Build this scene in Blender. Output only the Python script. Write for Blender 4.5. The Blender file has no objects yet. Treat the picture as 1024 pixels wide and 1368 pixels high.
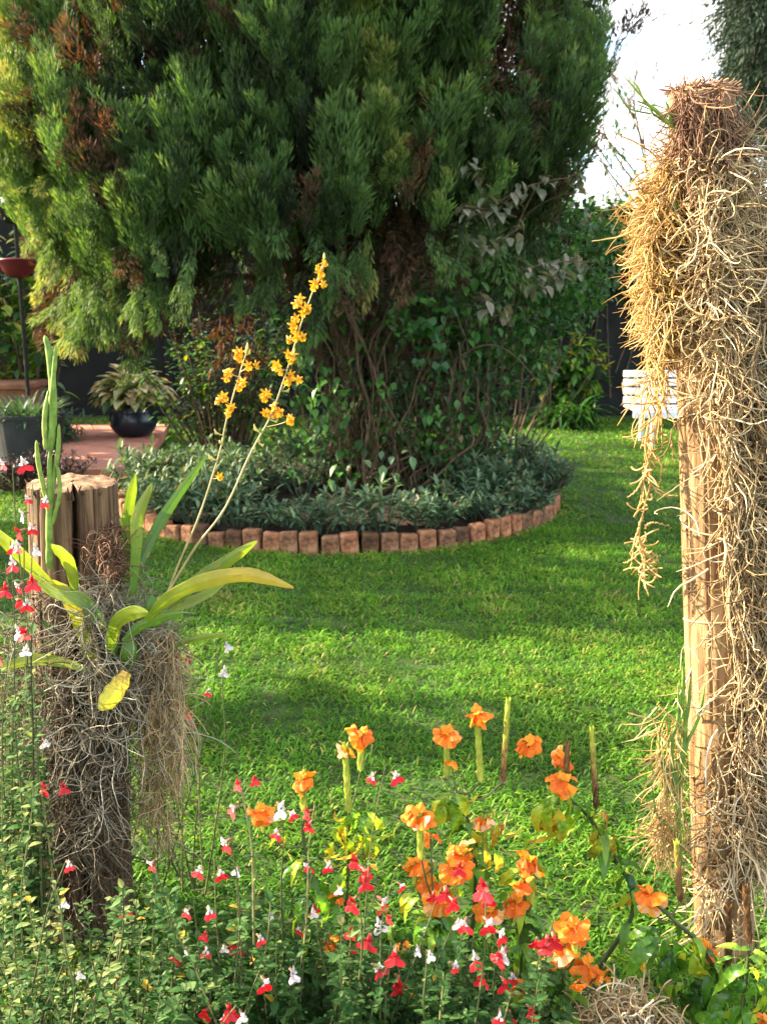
import bpy, math, random
import numpy as np
from mathutils import Vector

sc = bpy.context.scene
col = sc.collection
rng = np.random.default_rng(7)
random.seed(7)
R = math.radians

# ------------------------------------------------------------------ camera
F, PW, PH = 1314.0, 1024.0, 1368.0      # focal length in photo pixels, photo size
PITCH = R(12.2)
CAMZ = 1.5
cam_d = bpy.data.cameras.new('camera')
cam = bpy.data.objects.new('camera', cam_d)
col.objects.link(cam)
cam.location = (0, 0, CAMZ)
cam.rotation_euler = (R(90) - PITCH, 0, 0)
cam_d.sensor_fit = 'AUTO'
cam_d.sensor_width = 36
cam_d.lens = 36 * F / PH
cam_d.clip_start = 0.05
cam_d.clip_end = 600
cam_d.dof.use_dof = True
cam_d.dof.focus_distance = 2.05
cam_d.dof.aperture_fstop = 8.0
sc.camera = cam

# ------------------------------------------------------------------ world, sun
SUN_EL, SUN_AZ = R(24), R(13)            # azimuth: degrees in front of straight left
tosun = Vector((-math.cos(SUN_EL) * math.cos(SUN_AZ), math.cos(SUN_EL) * math.sin(SUN_AZ), math.sin(SUN_EL)))
world = bpy.data.worlds.new('World')
sc.world = world
world.use_nodes = True
nt = world.node_tree
nt.nodes.clear()
wo = nt.nodes.new('ShaderNodeOutputWorld')
bg = nt.nodes.new('ShaderNodeBackground')
sky = nt.nodes.new('ShaderNodeTexSky')
sky.sky_type = 'NISHITA'
sky.sun_disc = False
sky.sun_elevation = SUN_EL
sky.sun_rotation = math.atan2(tosun.x, tosun.y) % (2 * math.pi)
sky.air_density = 1.0
sky.dust_density = 1.5
# soft broken cloud over the blue
wtc = nt.nodes.new('ShaderNodeTexCoord')
wmap = nt.nodes.new('ShaderNodeMapping')
wmap.inputs['Scale'].default_value = (1.0, 1.0, 2.6)
wn = nt.nodes.new('ShaderNodeTexNoise')
wn.inputs['Scale'].default_value = 5.0
wn.inputs['Detail'].default_value = 7
wn.inputs['Roughness'].default_value = 0.6
wr = nt.nodes.new('ShaderNodeValToRGB')
wr.color_ramp.elements[0].position = 0.40
wr.color_ramp.elements[1].position = 0.58
wm = nt.nodes.new('ShaderNodeMix')
wm.data_type = 'RGBA'
wm.inputs[7].default_value = (3.2, 3.1, 2.9, 1)
nt.links.new(wtc.outputs['Generated'], wmap.inputs[0])
nt.links.new(wmap.outputs[0], wn.inputs['Vector'])
nt.links.new(wn.outputs['Fac'], wr.inputs[0])
nt.links.new(wr.outputs[0], wm.inputs[0])
nt.links.new(sky.outputs[0], wm.inputs[6])
nt.links.new(wm.outputs[2], bg.inputs['Color'])
nt.links.new(bg.outputs[0], wo.inputs[0])
bg.inputs['Strength'].default_value = 0.135
sun_d = bpy.data.lights.new('sun', 'SUN')
sun_d.energy = 4.4
sun_d.angle = R(0.6)
sun_d.color = (1.0, 0.83, 0.58)
sun = bpy.data.objects.new('sun', sun_d)
col.objects.link(sun)
sun.rotation_euler = (-tosun).to_track_quat('-Z', 'Y').to_euler()
sun.location = (-8, 2, 6)

sc.view_settings.view_transform = 'Standard'
sc.view_settings.look = 'None'
sc.view_settings.exposure = 2.8
sc.view_settings.gamma = 1
sc.view_settings.use_curve_mapping = False
sc.render.engine = 'CYCLES'
sc.cycles.use_denoising = True
try:
    sc.cycles.denoiser = 'OPENIMAGEDENOISE'
    sc.cycles.denoising_input_passes = 'RGB_ALBEDO_NORMAL'
except Exception:
    pass
sc.cycles.max_bounces = 7
sc.cycles.diffuse_bounces = 3
sc.cycles.transmission_bounces = 5
sc.cycles.use_adaptive_sampling = True
sc.cycles.adaptive_threshold = 0.015

# ------------------------------------------------------------------ helpers
def ray(px, py):
    px = np.asarray(px, float); py = np.asarray(py, float)
    x = (px - PW / 2) / F
    y = -(py - PH / 2) / F
    c, s = math.cos(PITCH), math.sin(PITCH)
    return np.stack([x, c + y * s, y * c - s], -1)

def pt(px, py, Y):
    """the point of depth Y (metres ahead) that is seen at photo pixel px, py"""
    d = ray(px, py)
    return np.array([0, 0, CAMZ]) + d * (np.asarray(Y, float) / d[..., 1])[..., None]

def gp(px, py, z=0.0):
    d = ray(px, py)
    return np.array([0, 0, CAMZ]) + d * ((z - CAMZ) / d[..., 2])[..., None]

def nrm(v):
    return v / np.maximum(np.linalg.norm(v, axis=-1, keepdims=True), 1e-9)

def rnd(a, b, n=None):
    return rng.uniform(a, b, n)

def in_poly(p, poly):
    x, y = p[:, 0], p[:, 1]
    inside = np.zeros(len(p), bool)
    j = len(poly) - 1
    for i in range(len(poly)):
        xi, yi = poly[i]; xj, yj = poly[j]
        c = ((yi > y) != (yj > y)) & (x < (xj - xi) * (y - yi) / (yj - yi + 1e-12) + xi)
        inside ^= c
        j = i
    return inside

def sample_poly(poly, n):
    a = np.array(poly, float)
    lo, hi = a.min(0), a.max(0)
    out = np.zeros((0, 2))
    while len(out) < n:
        p = rng.uniform(lo, hi, (n * 2, 2))
        out = np.concatenate([out, p[in_poly(p, poly)]])
    return out[:n]

def wob(p, s, seed=0):
    """cheap smooth 3-D noise, about -1..1"""
    p = p * s
    x, y, z = p[..., 0], p[..., 1], p[..., 2]
    a = seed * 1.7
    return (np.sin(x * 1.9 + y * 1.1 + a) + np.sin(y * 2.3 - z * 1.3 + a * 2.1) + np.sin(z * 2.1 + x * 0.7 - a)
            + 0.5 * np.sin(x * 4.3 - z * 3.1 + a) + 0.5 * np.sin(y * 4.9 + z * 3.7 + a * 1.3)) / 3.2

class G:
    """collects polygons, builds them as ONE mesh object"""
    def __init__(s):
        s.v = []; s.f = []; s.t = []; s.m = []; s.n = 0
    def add(s, verts, faces, tint=0.5, mat=0):
        verts = np.asarray(verts, float).reshape(-1, 3)
        faces = np.asarray(faces, np.int64)
        if len(faces) == 0: return s
        s.v.append(verts); s.f.append(faces + s.n); s.n += len(verts)
        s.t.append(np.broadcast_to(np.asarray(tint, float), (len(faces),)).copy())
        s.m.append(np.broadcast_to(np.asarray(mat, np.int32), (len(faces),)).copy())
        return s
    def build(s, name, mats, parent=None, smooth=False, inv=None):
        me = bpy.data.meshes.new(name)
        if not isinstance(mats, (list, tuple)): mats = [mats]
        v = np.concatenate(s.v)
        if inv is not None: v = v - np.asarray(inv)
        tot = np.concatenate([np.full(len(f), f.shape[1], np.int32) for f in s.f])
        loops = np.concatenate([f.ravel() for f in s.f]).astype(np.int32)
        me.vertices.add(len(v)); me.vertices.foreach_set('co', v.astype(np.float32).ravel())
        me.loops.add(len(loops)); me.loops.foreach_set('vertex_index', loops)
        me.polygons.add(len(tot))
        st = np.zeros(len(tot), np.int32); st[1:] = np.cumsum(tot)[:-1]
        me.polygons.foreach_set('loop_start', st)
        me.polygons.foreach_set('loop_total', tot)
        me.polygons.foreach_set('material_index', np.concatenate(s.m).astype(np.int32))
        me.polygons.foreach_set('use_smooth', np.full(len(tot), bool(smooth)))
        at = me.attributes.new('tint', 'FLOAT', 'FACE')
        at.data.foreach_set('value', np.concatenate(s.t).astype(np.float32))
        for m in mats: me.materials.append(m)
        me.update(calc_edges=True); me.validate()
        o = bpy.data.objects.new(name, me)
        col.objects.link(o)
        if parent is not None: o.parent = parent
        return o

def tag(o, label=None, cat=None, group=None, kind=None):
    if label: o['label'] = label
    if cat: o['category'] = cat
    if group: o['group'] = group
    if kind: o['kind'] = kind
    return o

def thing(name, label, cat, loc=(0, 0, 0), group=None, rz=0.0):
    o = bpy.data.objects.new(name, None)
    o.empty_display_size = 0.1
    col.objects.link(o)
    o.location = tuple(float(c) for c in loc); o.rotation_euler = (0, 0, rz)
    return tag(o, label, cat, group)

def tubes(g, P, Rr, sides=5, tint=0.5, mat=0, cap=False):
    """P (N,K,3) polylines, Rr broadcastable to (N,K) radii"""
    P = np.asarray(P, float)
    if P.ndim == 2: P = P[None]
    N, K, _ = P.shape
    Rr = np.broadcast_to(np.asarray(Rr, float), (N, K))
    T = nrm(np.gradient(P, axis=1))
    ref = np.where(np.abs(T[:, 0, 2:3]) < 0.8, np.array([[0, 0, 1.0]]), np.array([[1.0, 0, 0]]))
    n = nrm(np.cross(T[:, 0], ref))
    Ns = [n]
    for k in range(1, K):
        n = nrm(n - (n * T[:, k]).sum(-1, keepdims=True) * T[:, k])
        Ns.append(n)
    Nn = np.stack(Ns, 1)
    B = np.cross(T, Nn)
    a = np.arange(sides) * 2 * math.pi / sides
    V = P[:, :, None] + Rr[:, :, None, None] * (Nn[:, :, None] * np.cos(a)[None, None, :, None] + B[:, :, None] * np.sin(a)[None, None, :, None])
    base = (np.arange(N) * K * sides)[:, None, None]
    k = np.arange(K - 1)[None, :, None]
    j = np.arange(sides)[None, None, :]
    j2 = (j + 1) % sides
    f = np.stack([base + k * sides + j, base + k * sides + j2, base + (k + 1) * sides + j2, base + (k + 1) * sides + j], -1).reshape(-1, 4)
    t = np.asarray(tint, float)
    if t.ndim == 1: t = np.repeat(t, (K - 1) * sides)
    nb = g.n
    g.add(V.reshape(-1, 3), f, t, mat)
    if cap:
        e = (np.arange(N) * K * sides)[:, None] + (K - 1) * sides + np.arange(sides)[None]
        s0 = (np.arange(N) * K * sides)[:, None] + np.arange(sides)[None, ::-1]
        tt = np.asarray(tint, float)
        g.f.append(np.concatenate([e, s0]) + nb)
        g.t.append(np.concatenate([np.broadcast_to(tt, (N,)), np.broadcast_to(tt, (N,))]).astype(float))
        g.m.append(np.full(2 * N, mat, np.int32))
    return g

def spline(pts, n):
    """smooth curve (Catmull-Rom) through pts"""
    p = np.asarray(pts, float)
    p = np.concatenate([[2 * p[0] - p[1]], p, [2 * p[-1] - p[-2]]])
    u = np.linspace(0, len(p) - 3 - 1e-6, n)
    i = u.astype(int); t = (u - i)[:, None]
    p0, p1, p2, p3 = p[i], p[i + 1], p[i + 2], p[i + 3]
    return 0.5 * (2 * p1 + (p2 - p0) * t + (2 * p0 - 5 * p1 + 4 * p2 - p3) * t ** 2 + (3 * p1 - p0 - 3 * p2 + p3) * t ** 3)

def frames(d, up=None, roll=None):
    """rotation matrices whose columns are (side, d, normal)"""
    d = nrm(d)
    N = len(d)
    if up is None: up = np.array([0, 0, 1.0])
    up = np.broadcast_to(up, (N, 3)) + rng.normal(0, 1e-3, (N, 3))
    x = nrm(np.cross(d, up)); z = np.cross(x, d)
    if roll is not None:
        c, s = np.cos(roll)[:, None], np.sin(roll)[:, None]
        x, z = x * c + z * s, z * c - x * s
    return np.stack([x, d, z], -1)

def inst(g, proto, M, L, S=1.0, tint=0.5, mat=0):
    """copies of a small polygon patch into ONE mesh (leaves, petals of one part)"""
    pv, pf = proto
    N = len(L)
    S = np.broadcast_to(np.asarray(S, float), (N,))
    V = np.einsum('nij,kj->nki', M, pv) * S[:, None, None] + L[:, None]
    off = (np.arange(N) * len(pv))
    t = np.asarray(tint, float)
    for f in pf:
        f = np.asarray(f)
        FF = (f[None] + off[:, None, None]).reshape(-1, f.shape[1])
        tt = np.repeat(t, len(f)) if t.ndim == 1 else t
        if f is pf[0] or (f.shape == np.asarray(pf[0]).shape and np.array_equal(f, pf[0])):
            nb = g.n
            g.add(V.reshape(-1, 3), FF, tt, mat)
        else:
            g.f.append(FF + nb); g.t.append(np.broadcast_to(tt, (len(FF),)).copy()); g.m.append(np.full(len(FF), mat, np.int32))
    return g

def leaf(L=1.0, W=0.5, n=4, fold=0.12, droop=0.25, shape=0.8, tipw=0.0, twist=0.0):
    """leaf along +Y, midrib folded, n segments, two half blades"""
    v = []; f = []
    for i in range(n + 1):
        t = i / n
        w = W / 2 * (math.sin(math.pi * min(1, t ** shape)) if i < n else tipw)
        if i == 0: w = W * 0.06
        y = L * t * (1 - 0.12 * droop * t); z = -droop * L * t * t * 0.5
        a = twist * t
        for sx in (-1, 0, 1):
            x = sx * w; zz = z + (fold * w * 2 if sx else 0)
            v.append((x * math.cos(a), y, zz + x * math.sin(a)))
    for i in range(n):
        b = i * 3
        f += [(b, b + 1, b + 4, b + 3), (b + 1, b + 2, b + 5, b + 4)]
    return np.array(v), [np.array(f)]

def lobed(L=1.0):
    """a vine leaf with three to five pointed lobes, as a fan round its base"""
    a = np.array([-150, -115, -85, -58, -36, -16, 0, 16, 36, 58, 85, 115, 150]) * math.pi / 180
    r = np.array([.28, .5, .62, .48, .86, .62, 1.05, .62, .86, .48, .62, .5, .28]) * L * 0.62
    v = [(0, 0.32 * L, 0)]
    for ai, ri in zip(a, r):
        v.append((ri * math.sin(ai), 0.32 * L + ri * math.cos(ai), 0.10 * L * math.cos(3 * ai) - 0.12 * ri))
    f = [(0, i, i + 1) for i in range(1, len(a))]
    return np.array(v), [np.array(f)]

# ------------------------------------------------------------------ materials
def new_mat(name):
    m = bpy.data.materials.new(name)
    m.use_nodes = True
    n = m.node_tree.nodes; l = m.node_tree.links
    n.clear()
    return m, n, l

def ramp(n, stops):
    r = n.new('ShaderNodeValToRGB')
    e = r.color_ramp.elements
    while len(e) > 1: e.remove(e[-1])
    e[0].position = stops[0][0]; e[0].color = (*stops[0][1], 1)
    for p, c in stops[1:]:
        k = e.new(p); k.color = (*c, 1)
    return r

def leafmat(name, stops, trans=0.35, rough=0.5, tcol=(1.25, 1.2, 0.55), spec=0.35, nscale=25.0, namp=0.35, coat=0.0):
    """leaf-like surface: colour picked per leaf by its tint, slightly mottled, light shines through"""
    m, n, l = new_mat(name)
    at = n.new('ShaderNodeAttribute'); at.attribute_name = 'tint'
    r = ramp(n, stops)
    l.new(at.outputs['Fac'], r.inputs[0])
    tc = n.new('ShaderNodeTexCoord')
    nz = n.new('ShaderNodeTexNoise'); nz.inputs['Scale'].default_value = nscale; nz.inputs['Detail'].default_value = 3
    l.new(tc.outputs['Object'], nz.inputs['Vector'])
    mr = n.new('ShaderNodeMapRange')
    mr.inputs['From Min'].default_value = 0.3; mr.inputs['From Max'].default_value = 0.7
    mr.inputs['To Min'].default_value = 1 - namp; mr.inputs['To Max'].default_value = 1 + namp
    l.new(nz.outputs['Fac'], mr.inputs['Value'])
    mx = n.new('ShaderNodeVectorMath'); mx.operation = 'SCALE'
    l.new(r.outputs[0], mx.inputs[0]); l.new(mr.outputs[0], mx.inputs['Scale'])
    p = n.new('ShaderNodeBsdfPrincipled')
    p.inputs['Roughness'].default_value = rough
    p.inputs['Specular IOR Level'].default_value = spec
    l.new(mx.outputs[0], p.inputs['Base Color'])
    t = n.new('ShaderNodeBsdfTranslucent')
    tm = n.new('ShaderNodeVectorMath'); tm.operation = 'MULTIPLY'
    tm.inputs[1].default_value = tcol
    l.new(mx.outputs[0], tm.inputs[0]); l.new(tm.outputs[0], t.inputs['Color'])
    ms = n.new('ShaderNodeMixShader'); ms.inputs[0].default_value = trans
    l.new(p.outputs[0], ms.inputs[1]); l.new(t.outputs[0], ms.inputs[2])
    o = n.new('ShaderNodeOutputMaterial'); l.new(ms.outputs[0], o.inputs[0])
    return m

def solid(name, c1, c2, scale=8.0, rough=0.7, stretch=(1, 1, 1), bump=0.3, detail=6, spec=0.3, bscale=None, lo=0.35, hi=0.65, c3=None, tint=None):
    """two- or three-tone noisy surface with bump; optional lightening by the tint attribute"""
    m, n, l = new_mat(name)
    tc = n.new('ShaderNodeTexCoord')
    mp = n.new('ShaderNodeMapping'); mp.inputs['Scale'].default_value = stretch
    l.new(tc.outputs['Object'], mp.inputs[0])
    nz = n.new('ShaderNodeTexNoise'); nz.inputs['Scale'].default_value = scale; nz.inputs['Detail'].default_value = detail
    nz.inputs['Roughness'].default_value = 0.65
    l.new(mp.outputs[0], nz.inputs['Vector'])
    st = [(lo, c1), (hi, c2)] if c3 is None else [(lo, c1), ((lo + hi) / 2, c2), (hi, c3)]
    r = ramp(n, st)
    l.new(nz.outputs['Fac'], r.inputs[0])
    p = n.new('ShaderNodeBsdfPrincipled')
    p.inputs['Roughness'].default_value = rough
    p.inputs['Specular IOR Level'].default_value = spec
    src = r.outputs[0]
    if tint:
        at = n.new('ShaderNodeAttribute'); at.attribute_name = 'tint'
        rr = ramp(n, tint); l.new(at.outputs['Fac'], rr.inputs[0])
        mm = n.new('ShaderNodeVectorMath'); mm.operation = 'MULTIPLY'
        l.new(src, mm.inputs[0]); l.new(rr.outputs[0], mm.inputs[1]); src = mm.outputs[0]
    l.new(src, p.inputs['Base Color'])
    if bump:
        b = n.new('ShaderNodeBump'); b.inputs['Strength'].default_value = bump; b.inputs['Distance'].default_value = 0.01
        if bscale:
            n2 = n.new('ShaderNodeTexNoise'); n2.inputs['Scale'].default_value = bscale; n2.inputs['Detail'].default_value = 8
            l.new(mp.outputs[0], n2.inputs['Vector']); l.new(n2.outputs['Fac'], b.inputs['Height'])
        else:
            l.new(nz.outputs['Fac'], b.inputs['Height'])
        l.new(b.outputs[0], p.inputs['Normal'])
    o = n.new('ShaderNodeOutputMaterial'); l.new(p.outputs[0], o.inputs[0])
    return m

def woodmat(name, cols, rings=False):
    """weathered split timber: streaks along the grain, dark checks"""
    m, n, l = new_mat(name)
    tc = n.new('ShaderNodeTexCoord')
    mp = n.new('ShaderNodeMapping'); mp.inputs['Scale'].default_value = (1, 1, 0.05)
    l.new(tc.outputs['Object'], mp.inputs[0])
    a = n.new('ShaderNodeTexNoise'); a.inputs['Scale'].default_value = 70; a.inputs['Detail'].default_value = 6
    a.inputs['Roughness'].default_value = 0.7
    l.new(mp.outputs[0], a.inputs['Vector'])
    b = n.new('ShaderNodeTexNoise'); b.inputs['Scale'].default_value = 6; b.inputs['Detail'].default_value = 4
    mp2 = n.new('ShaderNodeMapping'); mp2.inputs['Scale'].default_value = (1, 1, 0.4)
    l.new(tc.outputs['Object'], mp2.inputs[0]); l.new(mp2.outputs[0], b.inputs['Vector'])
    r1 = ramp(n, [(0.30, cols[0]), (0.47, cols[1]), (0.62, cols[2])])
    l.new(a.outputs['Fac'], r1.inputs[0])
    r2 = ramp(n, [(0.35, (0.55, 0.5, 0.45)), (0.65, (1.15, 1.1, 1.05))])
    l.new(b.outputs['Fac'], r2.inputs[0])
    mm = n.new('ShaderNodeVectorMath'); mm.operation = 'MULTIPLY'
    l.new(r1.outputs[0], mm.inputs[0]); l.new(r2.outputs[0], mm.inputs[1])
    p = n.new('ShaderNodeBsdfPrincipled'); p.inputs['Roughness'].default_value = 0.8
    p.inputs['Specular IOR Level'].default_value = 0.2
    l.new(mm.outputs[0], p.inputs['Base Color'])
    bp = n.new('ShaderNodeBump'); bp.inputs['Strength'].default_value = 0.7; bp.inputs['Distance'].default_value = 0.006
    l.new(a.outputs['Fac'], bp.inputs['Height']); l.new(bp.outputs[0], p.inputs['Normal'])
    o = n.new('ShaderNodeOutputMaterial'); l.new(p.outputs[0], o.inputs[0])
    return m

M = {}
M['soil'] = solid('lawn_soil', (0.014, 0.032, 0.006), (0.03, 0.062, 0.011), 9, 0.95, bump=0.6, c3=(0.055, 0.055, 0.022))
M['grass'] = leafmat('grass_blades', [(0, (0.038, 0.110, 0.010)), (0.5, (0.075, 0.200, 0.016)), (0.8, (0.142, 0.280, 0.026)), (0.93, (0.22, 0.29, 0.04)), (1, (0.36, 0.30, 0.11))], trans=0.45, spec=.15, rough=0.6, nscale=2.2, namp=0.3)
M['bedsoil'] = solid('bed_soil', (0.010, 0.006, 0.004), (0.036, 0.020, 0.012), 14, 0.95, bump=0.9)
M['brick'] = solid('edging_brick', (0.07, 0.042, 0.026), (0.24, 0.120, 0.066), 17, 0.92, bump=0.8, c3=(0.33, 0.21, 0.13),
                   tint=[(0, (0.35, 0.33, 0.28)), (0.4, (0.8, 0.75, 0.7)), (1, (1.35, 1.05, 0.9))])
M['paver'] = solid('terrace_paving', (0.30, 0.115, 0.07), (0.44, 0.19, 0.125), 5, 0.75, bump=0.2, c3=(0.36, 0.16, 0.12))
M['wall'] = solid('dark_wall', (0.006, 0.007, 0.007), (0.012, 0.014, 0.013), 3, 0.9, bump=0.2)
M['bark'] = solid('bark', (0.022, 0.014, 0.009), (0.085, 0.052, 0.032), 26, 0.9, stretch=(1, 1, 0.22), bump=1.0)
M['twig'] = solid('dry_stem', (0.05, 0.032, 0.02), (0.13, 0.085, 0.05), 18, 0.85, bump=0.3)
M['conifer'] = leafmat('conifer_sprays', [(0, (0.008, 0.013, 0.005)), (0.25, (0.022, 0.042, 0.013)), (0.55, (0.066, 0.136, 0.034)), (0.8, (0.130, 0.215, 0.050)), (1, (0.30, 0.30, 0.080))], trans=0.35, rough=0.6, nscale=4, namp=0.3)
M['shade_toned_conifer'] = leafmat('shade_toned_sprays', [(0, (0.005, 0.014, 0.007)), (0.5, (0.012, 0.036, 0.014)), (1, (0.035, 0.075, 0.026))], trans=0.15, rough=0.7, nscale=4)  # far conifer sprays: shade on the tree is put into this darker colour
M['deadspray'] = leafmat('dead_sprays', [(0, (0.026, 0.015, 0.008)), (0.5, (0.095, 0.050, 0.024)), (1, (0.24, 0.11, 0.045))], trans=0.3, rough=0.8, tcol=(1.2, 0.9, 0.5), nscale=5, namp=0.4)
M['creeper'] = leafmat('creeper_leaves', [(0, (0.012, 0.035, 0.014)), (0.45, (0.028, 0.095, 0.024)), (0.72, (0.07, 0.19, 0.03)), (0.86, (0.085, 0.14, 0.085)), (1, (0.20, 0.17, 0.10))], trans=0.35, rough=0.45, nscale=6)
M['grey_leaf'] = leafmat('greyish_leaves', [(0, (0.075, 0.105, 0.06)), (0.5, (0.16, 0.165, 0.115)), (1, (0.25, 0.19, 0.145))], trans=0.3, rough=0.6)
M['bedplant'] = leafmat('bedding_leaves', [(0, (0.030, 0.062, 0.030)), (0.55, (0.085, 0.155, 0.080)), (0.9, (0.17, 0.23, 0.125)), (1, (0.20, 0.16, 0.07))], trans=0.25, rough=0.55)
M['laurel'] = leafmat('laurel_leaves', [(0, (0.014, 0.048, 0.012)), (0.45, (0.040, 0.130, 0.016)), (0.75, (0.14, 0.27, 0.026)), (1, (0.42, 0.36, 0.05))], trans=0.35, rough=0.35)
M['hosta'] = leafmat('mottled_pot_leaves', [(0, (0.035, 0.10, 0.02)), (0.35, (0.16, 0.22, 0.06)), (0.7, (0.44, 0.40, 0.20)), (1, (0.58, 0.44, 0.28))], trans=0.3, rough=0.45)
M['purple'] = leafmat('dark_purple_leaves', [(0, (0.008, 0.006, 0.010)), (0.6, (0.030, 0.014, 0.018)), (1, (0.085, 0.030, 0.028))], trans=0.15, rough=0.45, tcol=(1.2, 0.7, 0.7))
M['feather'] = leafmat('feathery_leaves', [(0, (0.02, 0.06, 0.03)), (0.6, (0.05, 0.12, 0.065)), (1, (0.11, 0.15, 0.06))], trans=0.25, rough=0.6)
M['navy'] = solid('navy_glaze', (0.006, 0.010, 0.020), (0.012, 0.018, 0.034), 6, 0.28, bump=0.05, spec=0.5)
M['greypot'] = solid('grey_tub', (0.018, 0.02, 0.023), (0.035, 0.038, 0.042), 5, 0.6, bump=0.1)
M['terracotta'] = solid('terracotta', (0.13, 0.055, 0.032), (0.26, 0.115, 0.066), 8, 0.85, bump=0.3)
M['redbowl'] = solid('red_bowl', (0.10, 0.010, 0.018), (0.16, 0.018, 0.028), 5, 0.4, bump=0.05)
M['black'] = solid('black_metal', (0.006, 0.006, 0.006), (0.014, 0.014, 0.014), 9, 0.5, bump=0.1)
M['white'] = solid('white_paint', (0.68, 0.70, 0.74), (0.82, 0.83, 0.85), 4, 0.5, bump=0.08)

# ================================================================== ground
BED = np.array([-0.325, 7.42]); BR = 1.62          # round flower bed
TERR = [gp(92, 577), gp(226, 577), gp(186, 641), gp(60, 641)]
TH = 0.09

def ground_mesh():
    g = G()
    n = 120
    u = np.linspace(-1, 1, n)
    xs = np.sign(u) * np.abs(u) ** 2.2 * 60
    ys = np.sign(u) * np.abs(u) ** 2.2 * 60 + 6
    X, Y = np.meshgrid(xs, ys)
    Z = 0.012 * np.sin(X * 1.3 + 0.5) * np.sin(Y * 0.9) * np.exp(-((X / 20) ** 2 + ((Y - 6) / 20) ** 2))
    V = np.stack([X, Y, Z - 0.012], -1).reshape(-1, 3)
    i, j = np.meshgrid(np.arange(n - 1), np.arange(n - 1))
    a = (j * n + i).ravel()
    g.add(V, np.stack([a, a + 1, a + n + 1, a + n], -1))
    return tag(g.build('lawn', M['soil'], smooth=True), kind='structure')
ground_mesh()

# ------------------------------------------------------------------ grass
def grass_field():
    g = G()
    tp = np.array([t[:2] for t in TERR])
    bands = [(1.15, 2.5, 11500, .046, .0056), (2.5, 4.2, 11000, .038, .0058), (4.2, 6.6, 7500, .038, .0068),
             (6.6, 9.6, 3000, .042, .009), (9.6, 12.7, 1500, .046, .014)]
    for y0, y1, dens, L, W in bands:
        xm0, xm1 = y0 * .50 + .35, y1 * .50 + .35
        A = (xm0 + xm1) * (y1 - y0)
        n = int(A * dens)
        y = rnd(y0, y1, n); x = rnd(-xm1, xm1, n)
        ok = (np.hypot(x - BED[0], y - BED[1]) > BR + .03) & ~in_poly(np.stack([x, y], -1), [tuple(t) for t in tp])
        p3 = np.stack([x, y, 0 * x], -1)
        cl = wob(p3, 5.0, 1) + .7 * wob(p3, 13, 2)
        ok &= rnd(0, 1, n) < (.78 + .3 * cl)
        x, y, cl = x[ok], y[ok], cl[ok]; n = len(x)
        p3 = p3[ok]
        az = rnd(0, 2 * math.pi, n) + 1.2 * wob(p3, 3, 5)
        lean = np.abs(rng.normal(.0, .5, n)) + .55
        l = L * rnd(.55, 1.35, n) * (1 + .25 * cl)
        long = rnd(0, 1, n) < .03
        l[long] *= 1.6
        w = W * rnd(.7, 1.3, n)
        d = np.stack([np.cos(az), np.sin(az)], -1)
        sd = np.stack([-np.sin(az), np.cos(az)], -1)
        # a few tall untidy tufts in front, where nobody mows
        def P(t, bend):
            hz = np.sin(lean * (.5 + bend * t)) * l * t
            vz = np.cos(lean * (.5 + bend * t)) * l * t
            return np.stack([x + d[:, 0] * hz, y + d[:, 1] * hz, vz - .004], -1)
        b, m_, t_ = P(0, .9), P(.55, .9), P(1.0, 1.1)
        s3 = np.concatenate([sd, np.zeros((n, 1))], 1) * (w / 2)[:, None]
        V = np.stack([b - s3 * .7, b + s3 * .7, m_ + s3, m_ - s3, t_], 1).reshape(-1, 3)
        o = np.arange(n)[:, None] * 5
        tint = np.clip(.47 + .2 * cl + rng.normal(0, .16, n) + .1 * wob(p3, 1.1, 8), 0, .92)
        tint += .13 * wob(p3, .7, 21) + .10 * (wob(p3, 2.6, 17) > .55)
        dr = np.hypot(x - BED[0], y - BED[1]) - BR
        dry = rnd(0, 1, n) < np.where(dr < .10 + .05 * wob(p3, 4, 3), .5, .04 + .06 * np.clip(wob(p3, 1.7, 31), 0, 1))
        tint[dry] = rnd(.88, 1, dry.sum())
        nb = g.n
        g.add(V, o + np.array([[0, 1, 2, 3]]), tint)
        g.f.append(o + np.array([[3, 2, 4]]) + nb); g.t.append(tint); g.m.append(np.zeros(n, np.int32))
    return tag(g.build('grass', M['grass']), kind='stuff')
grass_field()

# ------------------------------------------------------------------ terrace
def prism(g, poly, z0, z1, tint=.5, mat=0):
    p = np.array([q[:2] for q in poly]); n = len(p)
    V = np.concatenate([np.c_[p, np.full(n, z0)], np.c_[p, np.full(n, z1)]])
    nb = g.n
    g.add(V, np.array([[i, (i + 1) % n, (i + 1) % n + n, i + n] for i in range(n)]), tint, mat)
    g.f.append(np.arange(n, 2 * n)[None] + nb); g.t.append(np.array([tint], float)); g.m.append(np.array([mat], np.int32))
    return g

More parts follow.
